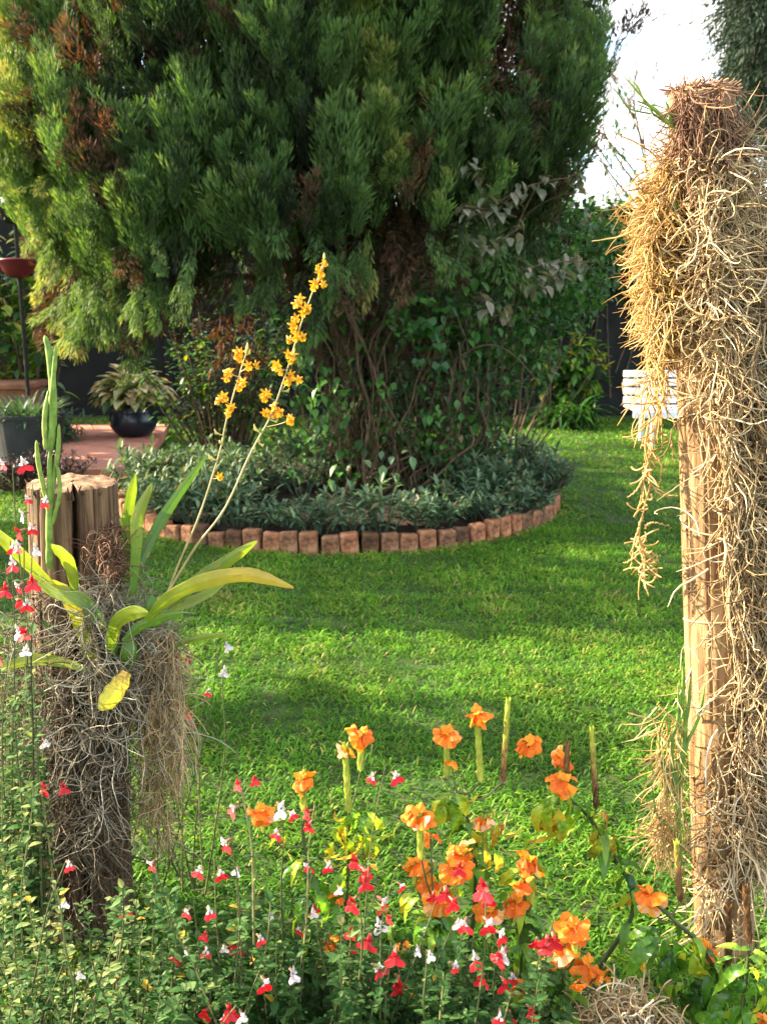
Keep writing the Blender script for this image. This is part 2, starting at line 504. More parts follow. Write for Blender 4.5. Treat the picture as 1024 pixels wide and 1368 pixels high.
def box(g, c, s, tint=.5, mat=0, rot=None, bev=0.0):
    c = np.array(c, float); h = np.array(s, float) / 2
    b = min(bev, h.min() * .6) if bev else 0
    if not b:
        V = np.array([[x, y, z] for z in (-1, 1) for x, y in ((-1, -1), (1, -1), (1, 1), (-1, 1))]) * h
        fs = [(3, 2, 1, 0), (4, 5, 6, 7), (0, 1, 5, 4), (1, 2, 6, 5), (2, 3, 7, 6), (3, 0, 4, 7)]
        if rot is not None: V = V @ np.asarray(rot).T
        g.add(V + c, np.array(fs), tint, mat)
        return g
    V = []; idx = {}
    for sx in (-1, 1):
        for sy in (-1, 1):
            for sz in (-1, 1):
                for ax in range(3):
                    q = np.array([sx, sy, sz]) * (h - b); q[ax] = (sx, sy, sz)[ax] * h[ax]
                    idx[(sx, sy, sz, ax)] = len(V); V.append(q)
    Q = []; T = []
    for ax in range(3):
        u, w = [(1, 2), (2, 0), (0, 1)][ax]
        for s_ in (-1, 1):
            r = []
            for a_, b_ in ((-1, -1), (1, -1), (1, 1), (-1, 1)):
                k = [0, 0, 0]; k[ax] = s_; k[u] = a_; k[w] = b_
                r.append(idx[(*k, ax)])
            Q.append(r if s_ > 0 else r[::-1])
        for a_ in (-1, 1):
            for b_ in (-1, 1):
                r = []
                for e, axx in ((-1, u), (-1, w), (1, w), (1, u)):
                    k = [0, 0, 0]; k[ax] = e; k[u] = a_; k[w] = b_
                    r.append(idx[(*k, axx)])
                Q.append(r)
    for k in [(a, b_, c_) for a in (-1, 1) for b_ in (-1, 1) for c_ in (-1, 1)]:
        T.append([idx[(*k, 0)], idx[(*k, 1)], idx[(*k, 2)]])
    V = np.array(V)
    if rot is not None: V = V @ np.asarray(rot).T
    nb = g.n
    g.add(V + c, np.array(Q), tint, mat)
    g.f.append(np.array(T) + nb); g.t.append(np.full(len(T), float(np.mean(tint)))); g.m.append(np.full(len(T), mat, np.int32))
    return g

def rotz(a):
    c, s = math.cos(a), math.sin(a)
    return np.array([[c, -s, 0], [s, c, 0], [0, 0, 1.0]])

def lathe(g, prof, c=(0, 0, 0), n=32, tint=.5, mat=0, jit=0):
    prof = np.asarray(prof, float); K = len(prof)
    a = np.arange(n) * 2 * math.pi / n
    V = np.stack([prof[:, None, 0] * np.cos(a), prof[:, None, 0] * np.sin(a), np.broadcast_to(prof[:, None, 1], (K, n))], -1)
    if jit: V[..., :2] *= (1 + jit * wob(V, 9, 3))[..., None]
    i = np.arange(K - 1)[:, None] * n; j = np.arange(n)[None]; j2 = (j + 1) % n
    f = np.stack([i + j, i + j2, i + n + j2, i + n + j], -1).reshape(-1, 4)
    g.add(V.reshape(-1, 3) + np.asarray(c), f, tint, mat)
    return g

g = G(); prism(g, [TERR[3], TERR[2], TERR[1], TERR[0]], -.02, TH)
tag(g.build('terrace', M['paver']), kind='structure')

# ------------------------------------------------------------------ boundary wall
WY = 13.0
g = G()
box(g, (0, WY + .1, 1.28), (26, .2, 2.56), bev=.01)
for k in range(9):
    box(g, (-11.2 + k * 2.8, WY - .03, 1.3), (.09, .05, 2.58), bev=.008)
box(g, (0, WY + .1, 2.60), (26, .26, .06), bev=.01)
w = g.build('boundary_wall', M['wall'])
tag(w, 'long black painted garden wall closing the lawn at the back', 'wall')

# ------------------------------------------------------------------ flower bed
g = G()
n = 60; a = np.arange(n) * 2 * math.pi / n
rr = np.array([1.53, 1.2, .8, .4, .05]); zz = np.array([.07, .12, .17, .2, .22])
V = np.stack([BED[0] + rr[:, None] * np.cos(a), BED[1] + rr[:, None] * np.sin(a), np.broadcast_to(zz[:, None], (5, n))], -1)
V[..., 2] += .015 * wob(V, 6, 4)
i = np.arange(4)[:, None] * n; j = np.arange(n)[None]; j2 = (j + 1) % n
g.add(V.reshape(-1, 3), np.stack([i + j, i + j2, i + n + j2, i + n + j], -1).reshape(-1, 4))
tag(g.build('bed_soil', M['bedsoil'], smooth=True), kind='structure')

ring = thing('brick_edging', 'round edging of reddish bricks stood on end around the conifer bed', 'garden edging', (BED[0], BED[1], 0))
NB = 84
bm = []
for v in range(7):
    g = G()
    rot = rotz(0)
    box(g, (0, 0, 0), (rnd(.100, .112), .066, .24), [.05, .3, .45, .6, .75, .9, 1.0][v], rot=rot, bev=.009)
    for arr in g.v: arr += .005 * np.stack([wob(arr, 31, v), wob(arr, 27, v + 3), wob(arr, 23, v + 5)], -1)
    o = g.build('brick', M['brick'], ring)
    bm.append(o.data)
    if v: bpy.data.objects.remove(o)
    else: first = o
for k in range(NB):
    an = 2 * math.pi * k / NB + rnd(-.005, .005)
    o = first if k == 0 else first.copy()
    if k: col.objects.link(o); o.parent = ring
    o.data = bm[rng.integers(0, 7)]
    o.location = (BR * math.cos(an), BR * math.sin(an), -.014 + rnd(-.022, .020))
    o.rotation_euler = (rnd(-.10, .10), rnd(-.07, .07), an + math.pi / 2 + rnd(-.11, .11))

# bedding plants ---------------------------------------------------
LB = leaf(1, .34, 3, .18, .5, .9)
def bedding_mesh(seed, n=190, h=.25, r=.23):
    g = G()
    S = 16
    az = rnd(0, 6.28, S); rad = r * np.sqrt(rnd(.02, 1, S))
    tips = np.stack([rad * np.cos(az), rad * np.sin(az), h * rnd(.65, 1.1, S) * (1 - .45 * (rad / r) ** 2)], -1)
    base = tips * np.array([.35, .35, 0])
    P = np.stack([base + (tips - base) * t + np.array([0, 0, .03 * math.sin(3 * t)]) for t in np.linspace(0, 1, 5)], 1)
    tubes(g, P, np.linspace(.004, .002, 5), 4, .25)
    k = rng.integers(0, S, n); t = 1 - rnd(0, .75, n) ** 1.6
    L = base[k] + (tips[k] - base[k]) * t[:, None]
    a2 = rnd(0, 6.28, n); el = rnd(-.25, .95, n) + .5 * (t > .93)
    d = np.stack([np.cos(a2) * np.cos(el), np.sin(a2) * np.cos(el), np.sin(el)], -1)
    ti = np.clip(.45 + .35 * (t - .6) + rng.normal(0, .16, n), 0, .9)
    ti[rnd(0, 1, n) < .025] = 1
    inst(g, LB, frames(d), L, rnd(.05, .085, n), ti)
    return g
protos = []
for v in range(5):
    o = bedding_mesh(v).build('bedding_plant', M['bedplant'])
    protos.append(o)
spots = []
for rad, cnt, a0, a1 in ((1.49, 26, 170, 372), (1.24, 9, 172, 236), (1.26, 10, 296, 385), (1.0, 6, 178, 236), (.75, 5, 185, 250), (1.0, 4, 325, 380), (1.38, 8, 20, 150)):
    for an in np.linspace(a0, a1, cnt):
        spots.append((rad + rnd(-.07, .07) + (.0 if 290 < an and rad > 1.4 else 0), R(an + rnd(-3, 3))))
for i, (rad, an) in enumerate(spots):
    o = protos[i] if i < 5 else protos[i % 5].copy()
    if i >= 5: col.objects.link(o)
    o.location = (BED[0] + rad * math.cos(an), BED[1] + rad * math.sin(an), .08 + (1.53 - rad) * .12)
    s = rnd(.85, 1.25)
    o.scale = (s, s, s * rnd(.85, 1.2)); o.rotation_euler = (0, 0, rnd(0, 6.28))
    tag(o, 'low grey green bedding plant packed inside the round brick edging', 'plant', 'grey green bedding plants in the round bed')

# the taller dark bush at the right end of the bed
def bush(name, label, cat, c, rx, ry, h, n, mat, size, tint=(.35, .18), stems=18, prot=None, parentname=('stems', 'foliage'), smat=None, low=.1, up=.4, group=None):
    root = thing(name, label, cat, c, group)
    gs, gl = G(), G()
    az = rnd(0, 6.28, stems); q = np.sqrt(rnd(0, 1, stems))
    tips = np.stack([rx * q * np.cos(az), ry * q * np.sin(az), h * rnd(.6, 1.0, stems) * (1 - .3 * q * q)], -1)
    base = tips * np.array([.2, .2, 0])
    mid = (base + tips) / 2 + rng.normal(0, .05 * h, (stems, 3))
    P = np.stack([base * (1 - t) ** 2 + 2 * t * (1 - t) * mid + tips * t * t for t in np.linspace(0, 1, 7)], 1)
    tubes(gs, P, np.linspace(.012, .003, 7) * (h ** .5), 5, .5)
    gs.build(parentname[0], smat or M['twig'], root, smooth=True)
    k = rng.integers(0, stems, n); t = low + (1 - low) * rnd(0, 1, n) ** .7
    L = base[k] * ((1 - t) ** 2)[:, None] + mid[k] * (2 * t * (1 - t))[:, None] + tips[k] * (t * t)[:, None]
    a2 = rnd(0, 6.28, n); el = rng.normal(up, .45, n)
    d = np.stack([np.cos(a2) * np.cos(el), np.sin(a2) * np.cos(el), np.sin(el)], -1)
    L = L + d * (rnd(0, .16, n) * min(rx, h) )[:, None]
    L[:, 2] = np.maximum(L[:, 2], .01)
    ti = np.clip(rng.normal(tint[0], tint[1], n) + .12 * wob(L, 3.5 / max(h, .3), 2), 0, 1)
    inst(gl, prot or LB, frames(d), L, size * rnd(.65, 1.3, n), ti)
    gl.build(parentname[1], mat, root)
    return root
c = pt(722, 690, 7.25); c[2] = .05
bush('bushy_shrub', 'dark twiggy bush at the end of the round bed beside the open lawn', 'shrub', (1.13, 7.0, .05), .27, .26, .50, 1000, M['bedplant'], .06, (.14, .15), 26)

# ================================================================== conifer
CAX = np.array([-.47, 7.45])
def crown_r(z, phi):
    # widest at head height, ragged
    base = np.interp(z, [1.0, 1.3, 1.7, 2.2, 3.0, 4.0, 5.2, 6.4, 7.2], [.85, 1.35, 1.78, 1.97, 2.03, 1.95, 1.6, .9, .2]) * (1 - .07 * np.clip(np.cos(phi), 0, 1) + .09 * np.clip(-np.cos(phi), 0, 1))
    p = np.stack([np.cos(phi) * 2, np.sin(phi) * 2, z * 1.2], -1)
    ell = 1 / np.sqrt((np.cos(phi) / 1.03) ** 2 + (np.sin(phi) / .84) ** 2)
    return base * ell * (1 + .13 * wob(p, 1.5, 3) + .06 * wob(p, 3.7, 6))

def plume(n, subs=9):
    """one feathery branch end: several small pointed tufts of thin flattened sprays on a leaning, bent axis"""
    gg = G()
    bend = rng.normal(0, .18, 2)
    for k in range(subs):
        m = n // subs
        hb = rnd(0, .72); ab = rnd(0, 6.28); ln = rnd(.26, .5) * (1.15 - .4 * hb)
        base = np.array([.10 * math.cos(ab) * rnd(.2, 1), .10 * math.sin(ab) * rnd(.2, 1), hb])
        ax = nrm(np.array([math.cos(ab) * rnd(.1, .6), math.sin(ab) * rnd(.1, .6), 1.0]))
        h = rnd(0, 1, m) ** .85
        rad = rnd(.07, .12) * np.sin(math.pi * np.clip(h * .8 + .14, 0, 1)) * np.sqrt(rnd(.05, 1, m))
        az = rnd(0, 6.28, m)
        o = np.stack([np.cos(az), np.sin(az), 0 * az], -1)
        L = base + ax * (h * ln)[:, None] + o * rad[:, None]
        L[:, :2] += bend * (L[:, 2:3] ** 2)
        d = nrm(ax + o * rnd(.2, .7, m)[:, None] + rng.normal(0, .12, (m, 3)))
        v = np.array([(0, 0, 0), (.10, .45, .03), (.0, 1, -.02), (-.10, .45, .03)])
        inst(gg, (v, [np.array([[0, 1, 2, 3]])]), frames(d, None, rnd(0, 6.28, m)), L, rnd(.07, .14, m),
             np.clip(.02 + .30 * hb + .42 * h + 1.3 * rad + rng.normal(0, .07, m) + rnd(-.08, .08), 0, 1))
    return np.concatenate(gg.v), np.concatenate(gg.f), np.concatenate(gg.t)

def place_plumes(g, protos, pos, ax, size, wid, tint, sel=None):
    N = len(pos)
    which = rng.integers(0, len(protos), N)
    # local frame with z along ax
    z = nrm(ax); x = nrm(np.cross(z, np.array([0.3, 1, 0.1]))); y = np.cross(z, x)
    a = rnd(0, 6.28, N)[:, None]
    x, y = x * np.cos(a) + y * np.sin(a), y * np.cos(a) - x * np.sin(a)
    Mx = np.stack([x * wid[:, None], y * wid[:, None], z], -1)
    for k, (v, f, t) in enumerate(protos):
        i = np.where(which == k)[0]
        if not len(i): continue
        V = np.einsum('nij,kj->nki', Mx[i], v) * size[i, None, None] + pos[i][:, None]
        FF = (f[None] + (np.arange(len(i)) * len(v))[:, None, None]).reshape(-1, f.shape[1])
        T = np.clip(t[None] * .75 + tint[i][:, None], 0, 1).reshape(-1)
        g.add(V.reshape(-1, 3), FF, T)

def conifer():
    root = thing('conifer_tree', 'broad weeping conifer filling the upper picture with brown dead sprays inside', 'tree', (CAX[0], CAX[1], .15))
    inv = (CAX[0], CAX[1], .15)
    # trunk: several fused stems
    g = G()
    for k in range(6):
        a = k * 1.05 + .3
        b = np.array([CAX[0] + .30 + .14 * math.cos(a), CAX[1] + .10 * math.sin(a), .1])
        P = spline([b, b + [.05 * math.cos(a), .05 * math.sin(a), .7], b + [-.15 + .2 * math.cos(a), .2 * math.sin(a), 1.6], [CAX[0] + .5 * math.cos(a), CAX[1] + .4 * math.sin(a), 3.2], [CAX[0] + .35 * math.cos(a), CAX[1] + .3 * math.sin(a), 5.4]], 26)
        rad = np.interp(np.linspace(0, 1, 26), [0, .1, .5, 1], [.15, .11, .08, .02]) * rnd(.8, 1.2)
        tubes(g, P, rad[None] * (1 + .08 * np.sin(np.arange(26) * 1.9 + k)), 10)
    g.build('trunk', M['bark'], root, smooth=True, inv=inv)
    g = G()
    for k in range(90):
        z = rnd(1.2, 5.0); a = rnd(0, 6.28); r = float(crown_r(np.array([z]), np.array([a]))[0]) * rnd(.6, .9)
        s = np.array([CAX[0] + .3 * math.cos(a), CAX[1] + .3 * math.sin(a), z])
        e = np.array([CAX[0] + r * math.cos(a), CAX[1] + r * math.sin(a), z + rnd(-.35, .25)])
        P = spline([s, (s + e) / 2 + [rnd(-.15, .15), rnd(-.15, .15), rnd(.0, .3)], e], 9)
        tubes(g, P, np.linspace(.03, .006, 9), 5)
    g.build('limbs', M['bark'], root, smooth=True, inv=inv)
    protos = [plume(540) for _ in range(10)]
    thin_protos = [plume(320) for _ in range(4)]
    g, gd = G(), G()
    def layer(n, q0, q1, size, dead, zlo=1.15, zhi=6.9, front=False):
        z = rnd(zlo, zhi, n) if not front else zlo + (zhi - zlo) * rnd(0, 1, n)
        ph = rnd(0, 2 * math.pi, n)
        if front: ph = rnd(R(165), R(375), n)
        r = crown_r(z, ph); q = rnd(q0, q1, n)
        p = np.stack([CAX[0] + r * q * np.cos(ph), CAX[1] + r * q * np.sin(ph), z], -1)
        out = np.stack([np.cos(ph), np.sin(ph), 0 * ph], -1)
        # ragged skirt
        keep = z > 1.42 + .26 * wob(p, 2.6, 9) + .38 * np.clip(np.cos(ph - R(275)), 0, 1) ** 2 - .08 * np.clip(-np.cos(ph), 0, 1) + .62 * np.clip((p[:, 0] - .25) / .8, 0, 1)
        return p[keep], out[keep], z[keep], ph[keep], q[keep]
    # outer shell: drooping sheets, lumped in vertical tresses
    for n, q0, q1, sz, front in ((3300, .78, 1.03, .40, True), (900, .78, 1.03, .50, False), (1500, .45, .8, .52, False)):
        p, out, z, ph, q = layer(n, q0, q1, sz, False, front=front, zhi=4.0 if front else 6.9)
        tress = wob(np.stack([np.cos(ph) * 3.2, np.sin(ph) * 3.2, z * .55], -1), 2.2, 11)
        gap = wob(np.stack([p[:, 0], p[:, 1], p[:, 2]], -1), 2.3, 14)
        keep = (tress + .55 * gap > -.32) | (q < .6) | ((p[:, 0] < .35) & (rnd(0, 1, len(p)) < .55))
        # thinner towards the shaded right-hand top: sky shows through there
        thin = np.clip((p[:, 0] - .55) / .8, 0, 1) * np.clip((p[:, 2] - 2.3) / .5, 0, 1)
        keep &= rnd(0, 1, len(p)) > .42 * thin
        p, out, z, ph, q, tress, gap = [a_[keep] for a_ in (p, out, z, ph, q, tress, gap)]
        N = len(p)
        ax = np.array([0, 0, 1.0]) + out * rnd(.0, .28, N)[:, None] + rng.normal(0, .10, (N, 3))
        hang = rnd(0, 1, N) < np.clip(.16 - .2 * (z - 1.6), .0, .16)
        ax[hang] = np.array([0, 0, -1.0]) + out[hang] * .35 + rng.normal(0, .12, (hang.sum(), 3))
        size = sz * rnd(.55, 1.4, N); wid = rnd(.6, 1.1, N)
        left = np.clip((-p[:, 0] - 1.3) / 1.4, 0, 1)  # sunlit look of the crown's left side, put into the tint
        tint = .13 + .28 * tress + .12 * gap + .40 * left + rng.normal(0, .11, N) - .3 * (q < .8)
        dead = rnd(0, 1, N) < np.where(q < .78, .8, .02 + .45 * np.clip(-tress - .1, 0, 1)) + 1.0 * np.clip(wob(p, 2.0, 41) - .38, 0, 1)
        pr = protos if front else thin_protos
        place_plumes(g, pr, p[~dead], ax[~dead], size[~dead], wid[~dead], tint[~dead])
        place_plumes(gd, thin_protos, p[dead], ax[dead] + rng.normal(0, .25, (dead.sum(), 3)), size[dead], wid[dead] * 1.3, rng.normal(-.05, .15, dead.sum()))
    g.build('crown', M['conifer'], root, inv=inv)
    gd.build('dead_foliage', M['deadspray'], root, inv=inv)
conifer()

# ------------------------------------------------------------------ creeper climbing round the trunk
def creeper():
    inv = (-.1, 7.2, .15)
    root = thing('creeper', 'tangled leafy creeper with many bare brown stems climbing the conifer trunk', 'climbing plant', inv)
    g = G()
    N = 300; K = 14
    az = rnd(0, 6.28, N); q = np.sqrt(rnd(.1, 1, N))
    b = np.stack([.07 + .62 * q * np.cos(az), 7.15 + .45 * q * np.sin(az) - .1, .12 + 0 * q], -1)
    top = b + np.stack([rng.normal(.04, .30, N), rng.normal(0, .2, N), rnd(0, 1, N) ** 1.5 * 1.5 + .3], -1)
    t = np.linspace(0, 1, K)
    P = b[:, None] + (top - b)[:, None] * t[None, :, None]
    ph = rnd(0, 6.28, (N, 1))
    P[..., 0] += .10 * np.sin(t * 5 + ph) * t + .02 * np.sin(t * 17 + ph * 3); P[..., 1] += .05 * np.sin(t * 4 + ph * 2) * t
    tubes(g, P, (.0025 + .014 * rnd(0, 1, (N, 1)) ** 4) * np.linspace(1, .5, K)[None], 5, .5)
    # loose arching runners
    N2 = 26
    b2 = np.stack([rnd(-.4, 1.0, N2), rnd(6.6, 7.6, N2), rnd(.9, 2.1, N2)], -1)
    e2 = b2 + np.stack([rnd(-.5, .9, N2), rnd(-.4, .1, N2), rnd(-.3, .6, N2)], -1)
    P2 = b2[:, None] + (e2 - b2)[:, None] * t[None, :, None]; P2[..., 2] += .18 * np.sin(t * 3.1)[None]
    tubes(g, P2, np.linspace(.008, .003, K), 5, .6)
    g.build('stems', M['twig'], root, smooth=True, inv=inv)
    # leaves clustered along the stems
    gl, gg = G(), G()
    PP = np.concatenate([P, P2]); 
    LF = leaf(1, .62, 4, .14, .5, .7)
    NL = 6500
    i = rng.integers(0, len(PP), NL); k = np.clip((K * rnd(.12, 1, NL) ** .8).astype(int), 0, K - 1)
    L = PP[i, k] + rng.normal(0, .05, (NL, 3))
    cl = wob(L, 4.2, 3)
    keep = (cl > -.15) | (rnd(0, 1, NL) < .3)
    L = L[keep]; n = len(L); cl = cl[keep]
    a = rnd(0, 6.28, n); el = rng.normal(-.25, .5, n)
    d = np.stack([np.cos(a) * np.cos(el), np.sin(a) * np.cos(el), np.sin(el)], -1)
    inst(gl, LF, frames(d), L, rnd(.035, .085, n), np.clip(.44 + .24 * cl + rng.normal(0, .2, n), 0, 1))
    # bright young shoots and big lobed leaves on the side towards the lawn
    for cx, cy, cz, s, n, ti, pr, sp in (
            (.23, 6.45, 1.46, .15, 15, .55, 'lob', .11), (.26, 6.45, 1.28, .15, 14, .42, 'lob', .10), (-.42, 6.5, 1.66, .11, 11, .72, 'l', .08),
            (-.40, 6.45, 1.05, .07, 22, .70, 'l', .10), (-.40, 6.45, .82, .065, 20, .64, 'l', .10), (.07, 6.4, 1.38, .06, 14, .74, 'l', .06),
            (-.02, 6.4, .98, .07, 10, .6, 'l', .05), (.35, 6.35, .78, .06, 9, .66, 'l', .05), (-.5, 6.4, .62, .06, 12, .7, 'l', .06),
            (.55, 6.6, 1.55, .08, 30, .6, 'l', .14), (.05, 6.35, .55, .08, 5, .9, 'l', .1), (-.18, 6.2, .48, .09, 5, .95, 'l', .13), (-.3, 6.3, .36, .08, 8, .6, 'l', .1)):
        L = np.array([cx, cy, cz]) + rng.normal(0, sp, (n, 3)) * [1, .6, 1]
        a = rnd(3.6, 5.9, n); el = rng.normal(-.5, .4, n)
        d = np.stack([np.cos(a) * np.cos(el), np.sin(a) * np.cos(el), np.sin(el)], -1)
        inst(gl, lobed() if pr == 'lob' else LF, frames(d), L, s * rnd(.7, 1.25, n), np.clip(ti + rng.normal(0, .07, n), 0, 1))
    gl.build('leaves', M['creeper'], root, inv=inv)
creeper()

# the rambling shrub on the right of the trunk, grey-leaved sprays above it
def rambler():
    inv = (.95, 7.5, .1)
    root = thing('rambling_shrub', 'loose rambling shrub with dusty grey leaf sprays reaching up beside the conifer', 'shrub', inv)
    gs, gl, gg = G(), G(), G()
    LF = leaf(1, .58, 4, .14, .5, .7)
    blobs = [(660, 420, 7.3, .34, .3, .38, 620, .30), (720, 390, 7.6, .36, .3, .42, 700, .34), (770, 380, 8.0, .3, .25, .34, 430, .32), (650, 330, 7.4, .3, .25, .3, 330, .28),
             (640, 520, 7.2, .25, .25, .38, 420, .22), (700, 480, 7.7, .28, .25, .3, 420, .36), (745, 290, 7.8, .3, .25, .3, 260, .25), (800, 330, 8.2, .26, .2, .28, 260, .34), (690, 250, 7.5, .28, .2, .3, 150, .25),
             (600, 440, 7.0, .25, .2, .4, 380, .26), (640, 590, 7.2, .3, .2, .25, 200, .2)]
    for px, py, Y, rx, ry, rz, n, ti in blobs:
        n = int(n * 2.1); ti += .2
        c = pt(px, py, Y)
        v = nrm(rng.normal(0, 1, (n, 3))) * (rnd(0, 1, n) ** .45)[:, None]
        L = c + v * [rx, ry, rz]
        cl = wob(L, 5.5, 2)
        k = (cl > -.25) | (rnd(0, 1, n) < .35)
        L = L[k]; m = len(L)
        a = rnd(0, 6.28, m); el = rng.normal(-.2, .5, m)
        d = np.stack([np.cos(a) * np.cos(el), np.sin(a) * np.cos(el), np.sin(el)], -1)
        T = np.clip(ti + .2 * cl[k] + rng.normal(0, .17, m), 0, .8); T[rnd(0, 1, m) < .06] = 1
        inst(gl, LF, frames(d), L, rnd(.035, .085, m), T)
        for _ in range(2):
            s = np.array([min(1.0, c[0] + rnd(-.45, .05)), min(Y, 7.9) + rnd(-.1, .1), .1]); e = c + rng.normal(0, .6, 3) * [rx, ry, rz]
            tubes(gs, spline([s, (s + e) / 2 + rng.normal(0, .1, 3), e], 10), np.linspace(.009, .003, 10), 5)
    for path in ([(640, 250), (660, 205), (690, 175), (730, 158)], [(640, 290), (690, 255), (740, 240), (780, 238)], [(625, 215), (640, 240), (650, 270), (700, 255)],
                 [(640, 390), (655, 410), (680, 420)], [(620, 275), (650, 280), (690, 290)], [(700, 300), (650, 330), (620, 320)], [(700, 360), (740, 350), (790, 350)], [(690, 385), (730, 372), (760, 365)]):
        P = spline([pt(x, y, 6.05 + .003 * (x - 620)) for x, y in path], 26)
        tubes(gs, P, np.linspace(.006, .0025, 26), 5)
        n = 34
        i = rng.integers(2, 26, n)
        L = P[i] + rng.normal(0, .03, (n, 3))
        a = rnd(0, 6.28, n); el = rng.normal(-.45, .35, n)
        d = np.stack([np.cos(a) * np.cos(el), np.sin(a) * np.cos(el), np.sin(el)], -1)
        inst(gg, LF, frames(d), L, rnd(.05, .11, n), np.clip(rng.normal(.45, .25, n), 0, 1))
    gs.build('stems', M['twig'], root, smooth=True, inv=inv)
    gl.build('leaves', M['creeper'], root, inv=inv)
    o = gg.build('dry_leaves', M['grey_leaf'], root, inv=inv)
    o['label'] = 'dusty grey drying leaves'
rambler()

# small-leaved shrub under the left skirt of the conifer
c = (-1.42, 8.6, .0)
bush('pale_leaved_shrub', 'small pale leaved shrub under the left side of the conifer', 'shrub', c, .75, .4, 1.75, 2100, M['laurel'], .065, (.42, .24), 40, leaf(1, .5, 3, .14, .4, .8), low=.3, up=.0)
bush('purple_shrub', 'low blackish purple shrub beside the terrace at the back', 'shrub', (gp(262, 583)[0], 11.2, 0), .42, .3, .38, 520, M['purple'], .085, (.35, .2), 26, leaf(1, .5, 3, .14, .4, .8))
bush('reddish_groundcover', 'dark reddish fine leaved bush in front of the terracotta terrace', 'shrub', (gp(92, 645)[0], 7.8, 0), .36, .26, .36, 1300, M['purple'], .05, (.55, .25), 40, leaf(1, .3, 3, .14, .4, .8))
bush('reddish_groundcover', 'dark reddish fine leaved bush under the large grey tub', 'shrub', (gp(45, 645)[0], 7.75, 0), .45, .28, .27, 1200, M['purple'], .05, (.4, .25), 40, leaf(1, .3, 3, .14, .4, .8))
bush('laurel_shrub', 'glossy yellow green laurel shrub by the dark wall on the right', 'shrub', (gp(738, 556)[0], 12.1, 0), .5, .35, 1.35, 560, M['laurel'], .16, (.52, .25), 16, leaf(1, .42, 4, .12, .5, .8), low=.2, up=-.1)
bush('strap_leaved_clump', 'low clump of arching strap leaves below the laurel', 'plant', (gp(745, 560)[0], 11.7, 0), .5, .3, .3, 190, M['laurel'], .34, (.28, .16), 14, leaf(1, .13, 5, .12, 1.6, .6), low=0, up=.6)
bush('yellow_leaved_shrub', 'yellow and green large leaved shrub behind the black plant stand', 'shrub', (-3.75, 10.2, 0), .6, .5, 2.9, 1000, M['laurel'], .16, (.66, .25), 22, leaf(1, .5, 4, .12, .5, .8), low=.15, up=-.1)
bush('feathery_plant', 'blue green feathery plant spilling beside the grey tub', 'plant', (gp(95, 590)[0], 9.9, 0), .4, .35, .45, 700, M['feather'], .13, (.5, .2), 30, leaf(1, .16, 3, .1, .9, .7), up=.2)

# ivy over the wall on the right
def ivy():
    inv = (3.5, WY, 1.0)
    root = thing('ivy', 'dark ivy hanging over the top of the black wall on the right', 'climbing plant', inv)
    gs, gl = G(), G()
    n = 6200
    x = rnd(-1.5, 7.5, n)
    low = np.interp(x, [-1.5, 1.0, 2.3, 2.9, 3.6, 7.5], [.2, .4, .9, 1.45, 1.55, 1.5]) + .15 * np.sin(x * 7)
    z = low + (2.78 - low) * rnd(0, 1, n) ** .75
    y = WY - .04 - np.abs(rng.normal(0, .16, n)) - .12 * np.sin(z * 3)
    L = np.stack([x, y, z], -1)
    cl = wob(L, 3.2, 5)
    k = (cl > -.25) | (rnd(0, 1, n) < .3); L = L[k]; m = len(L)
    a = rnd(3.4, 6.0, m); el = rng.normal(-.35, .45, m)
    d = np.stack([np.cos(a) * np.cos(el), np.sin(a) * np.cos(el), np.sin(el)], -1)
    T = np.clip(.42 + .24 * cl[k] + rng.normal(0, .16, m), 0, 1)
    inst(gl, leaf(1, .7, 3, .14, .4, .7), frames(d), L, rnd(.07, .16, m), T)
    for _ in range(60):
        xx = rnd(-1, 7)
        tubes(gs, spline([[xx, WY - .05, rnd(.0, .6)], [xx + rnd(-.2, .2), WY - .08, 1.4], [xx + rnd(-.4, .4), WY - .1, 2.6]], 10), np.linspace(.012, .004, 10), 5)
    gs.build('stems', M['twig'], root, smooth=True, inv=inv)
    gl.build('leaves', M['creeper'], root, inv=inv)
ivy()

# ------------------------------------------------------------------ pots, planter, stand on the left
def potted():
    c = gp(183, 580, TH); c = np.array([c[0], 10.35, TH])
    root = thing('potted_plant', 'mottled cream leaved plant in a round navy pot on the terrace', 'potted plant', c)
    g = G()
    lathe(g, [(.001, 0), (.13, 0), (.19, .03), (.245, .11), (.25, .18), (.225, .26), (.21, .285), (.225, .30), (.215, .315), (.195, .30), (.19, .25), (.001, .25)], n=40)
    g.build('pot', M['navy'], root, smooth=True)
    g = G()
    n = 230
    a = rnd(0, 6.28, n); el = np.arcsin(rnd(-.15, .97, n))
    d0 = np.stack([np.cos(a) * np.cos(el), np.sin(a) * np.cos(el), np.sin(el)], -1)
    L = np.array([0, 0, .42]) + d0 * [.34, .30, .24] * rnd(.5, 1, n)[:, None]
    el2 = el * .5 - .1 + rng.normal(0, .25, n)
    d = np.stack([np.cos(a) * np.cos(el2), np.sin(a) * np.cos(el2), np.sin(el2)], -1)
    st = np.stack([np.zeros((n, 3)) + [0, 0, .24], L * [.5, .5, .8], L], 1)
    tubes(g, st, .004, 4, .2)
    inst(g, leaf(1, .54, 5, .16, .7, .8), frames(d), L, rnd(.13, .23, n), np.clip(rng.normal(.74, .22, n) - .4 * (d0[:, 2] < .05), 0, 1))
    g.build('foliage', M['hosta'], root)
potted()

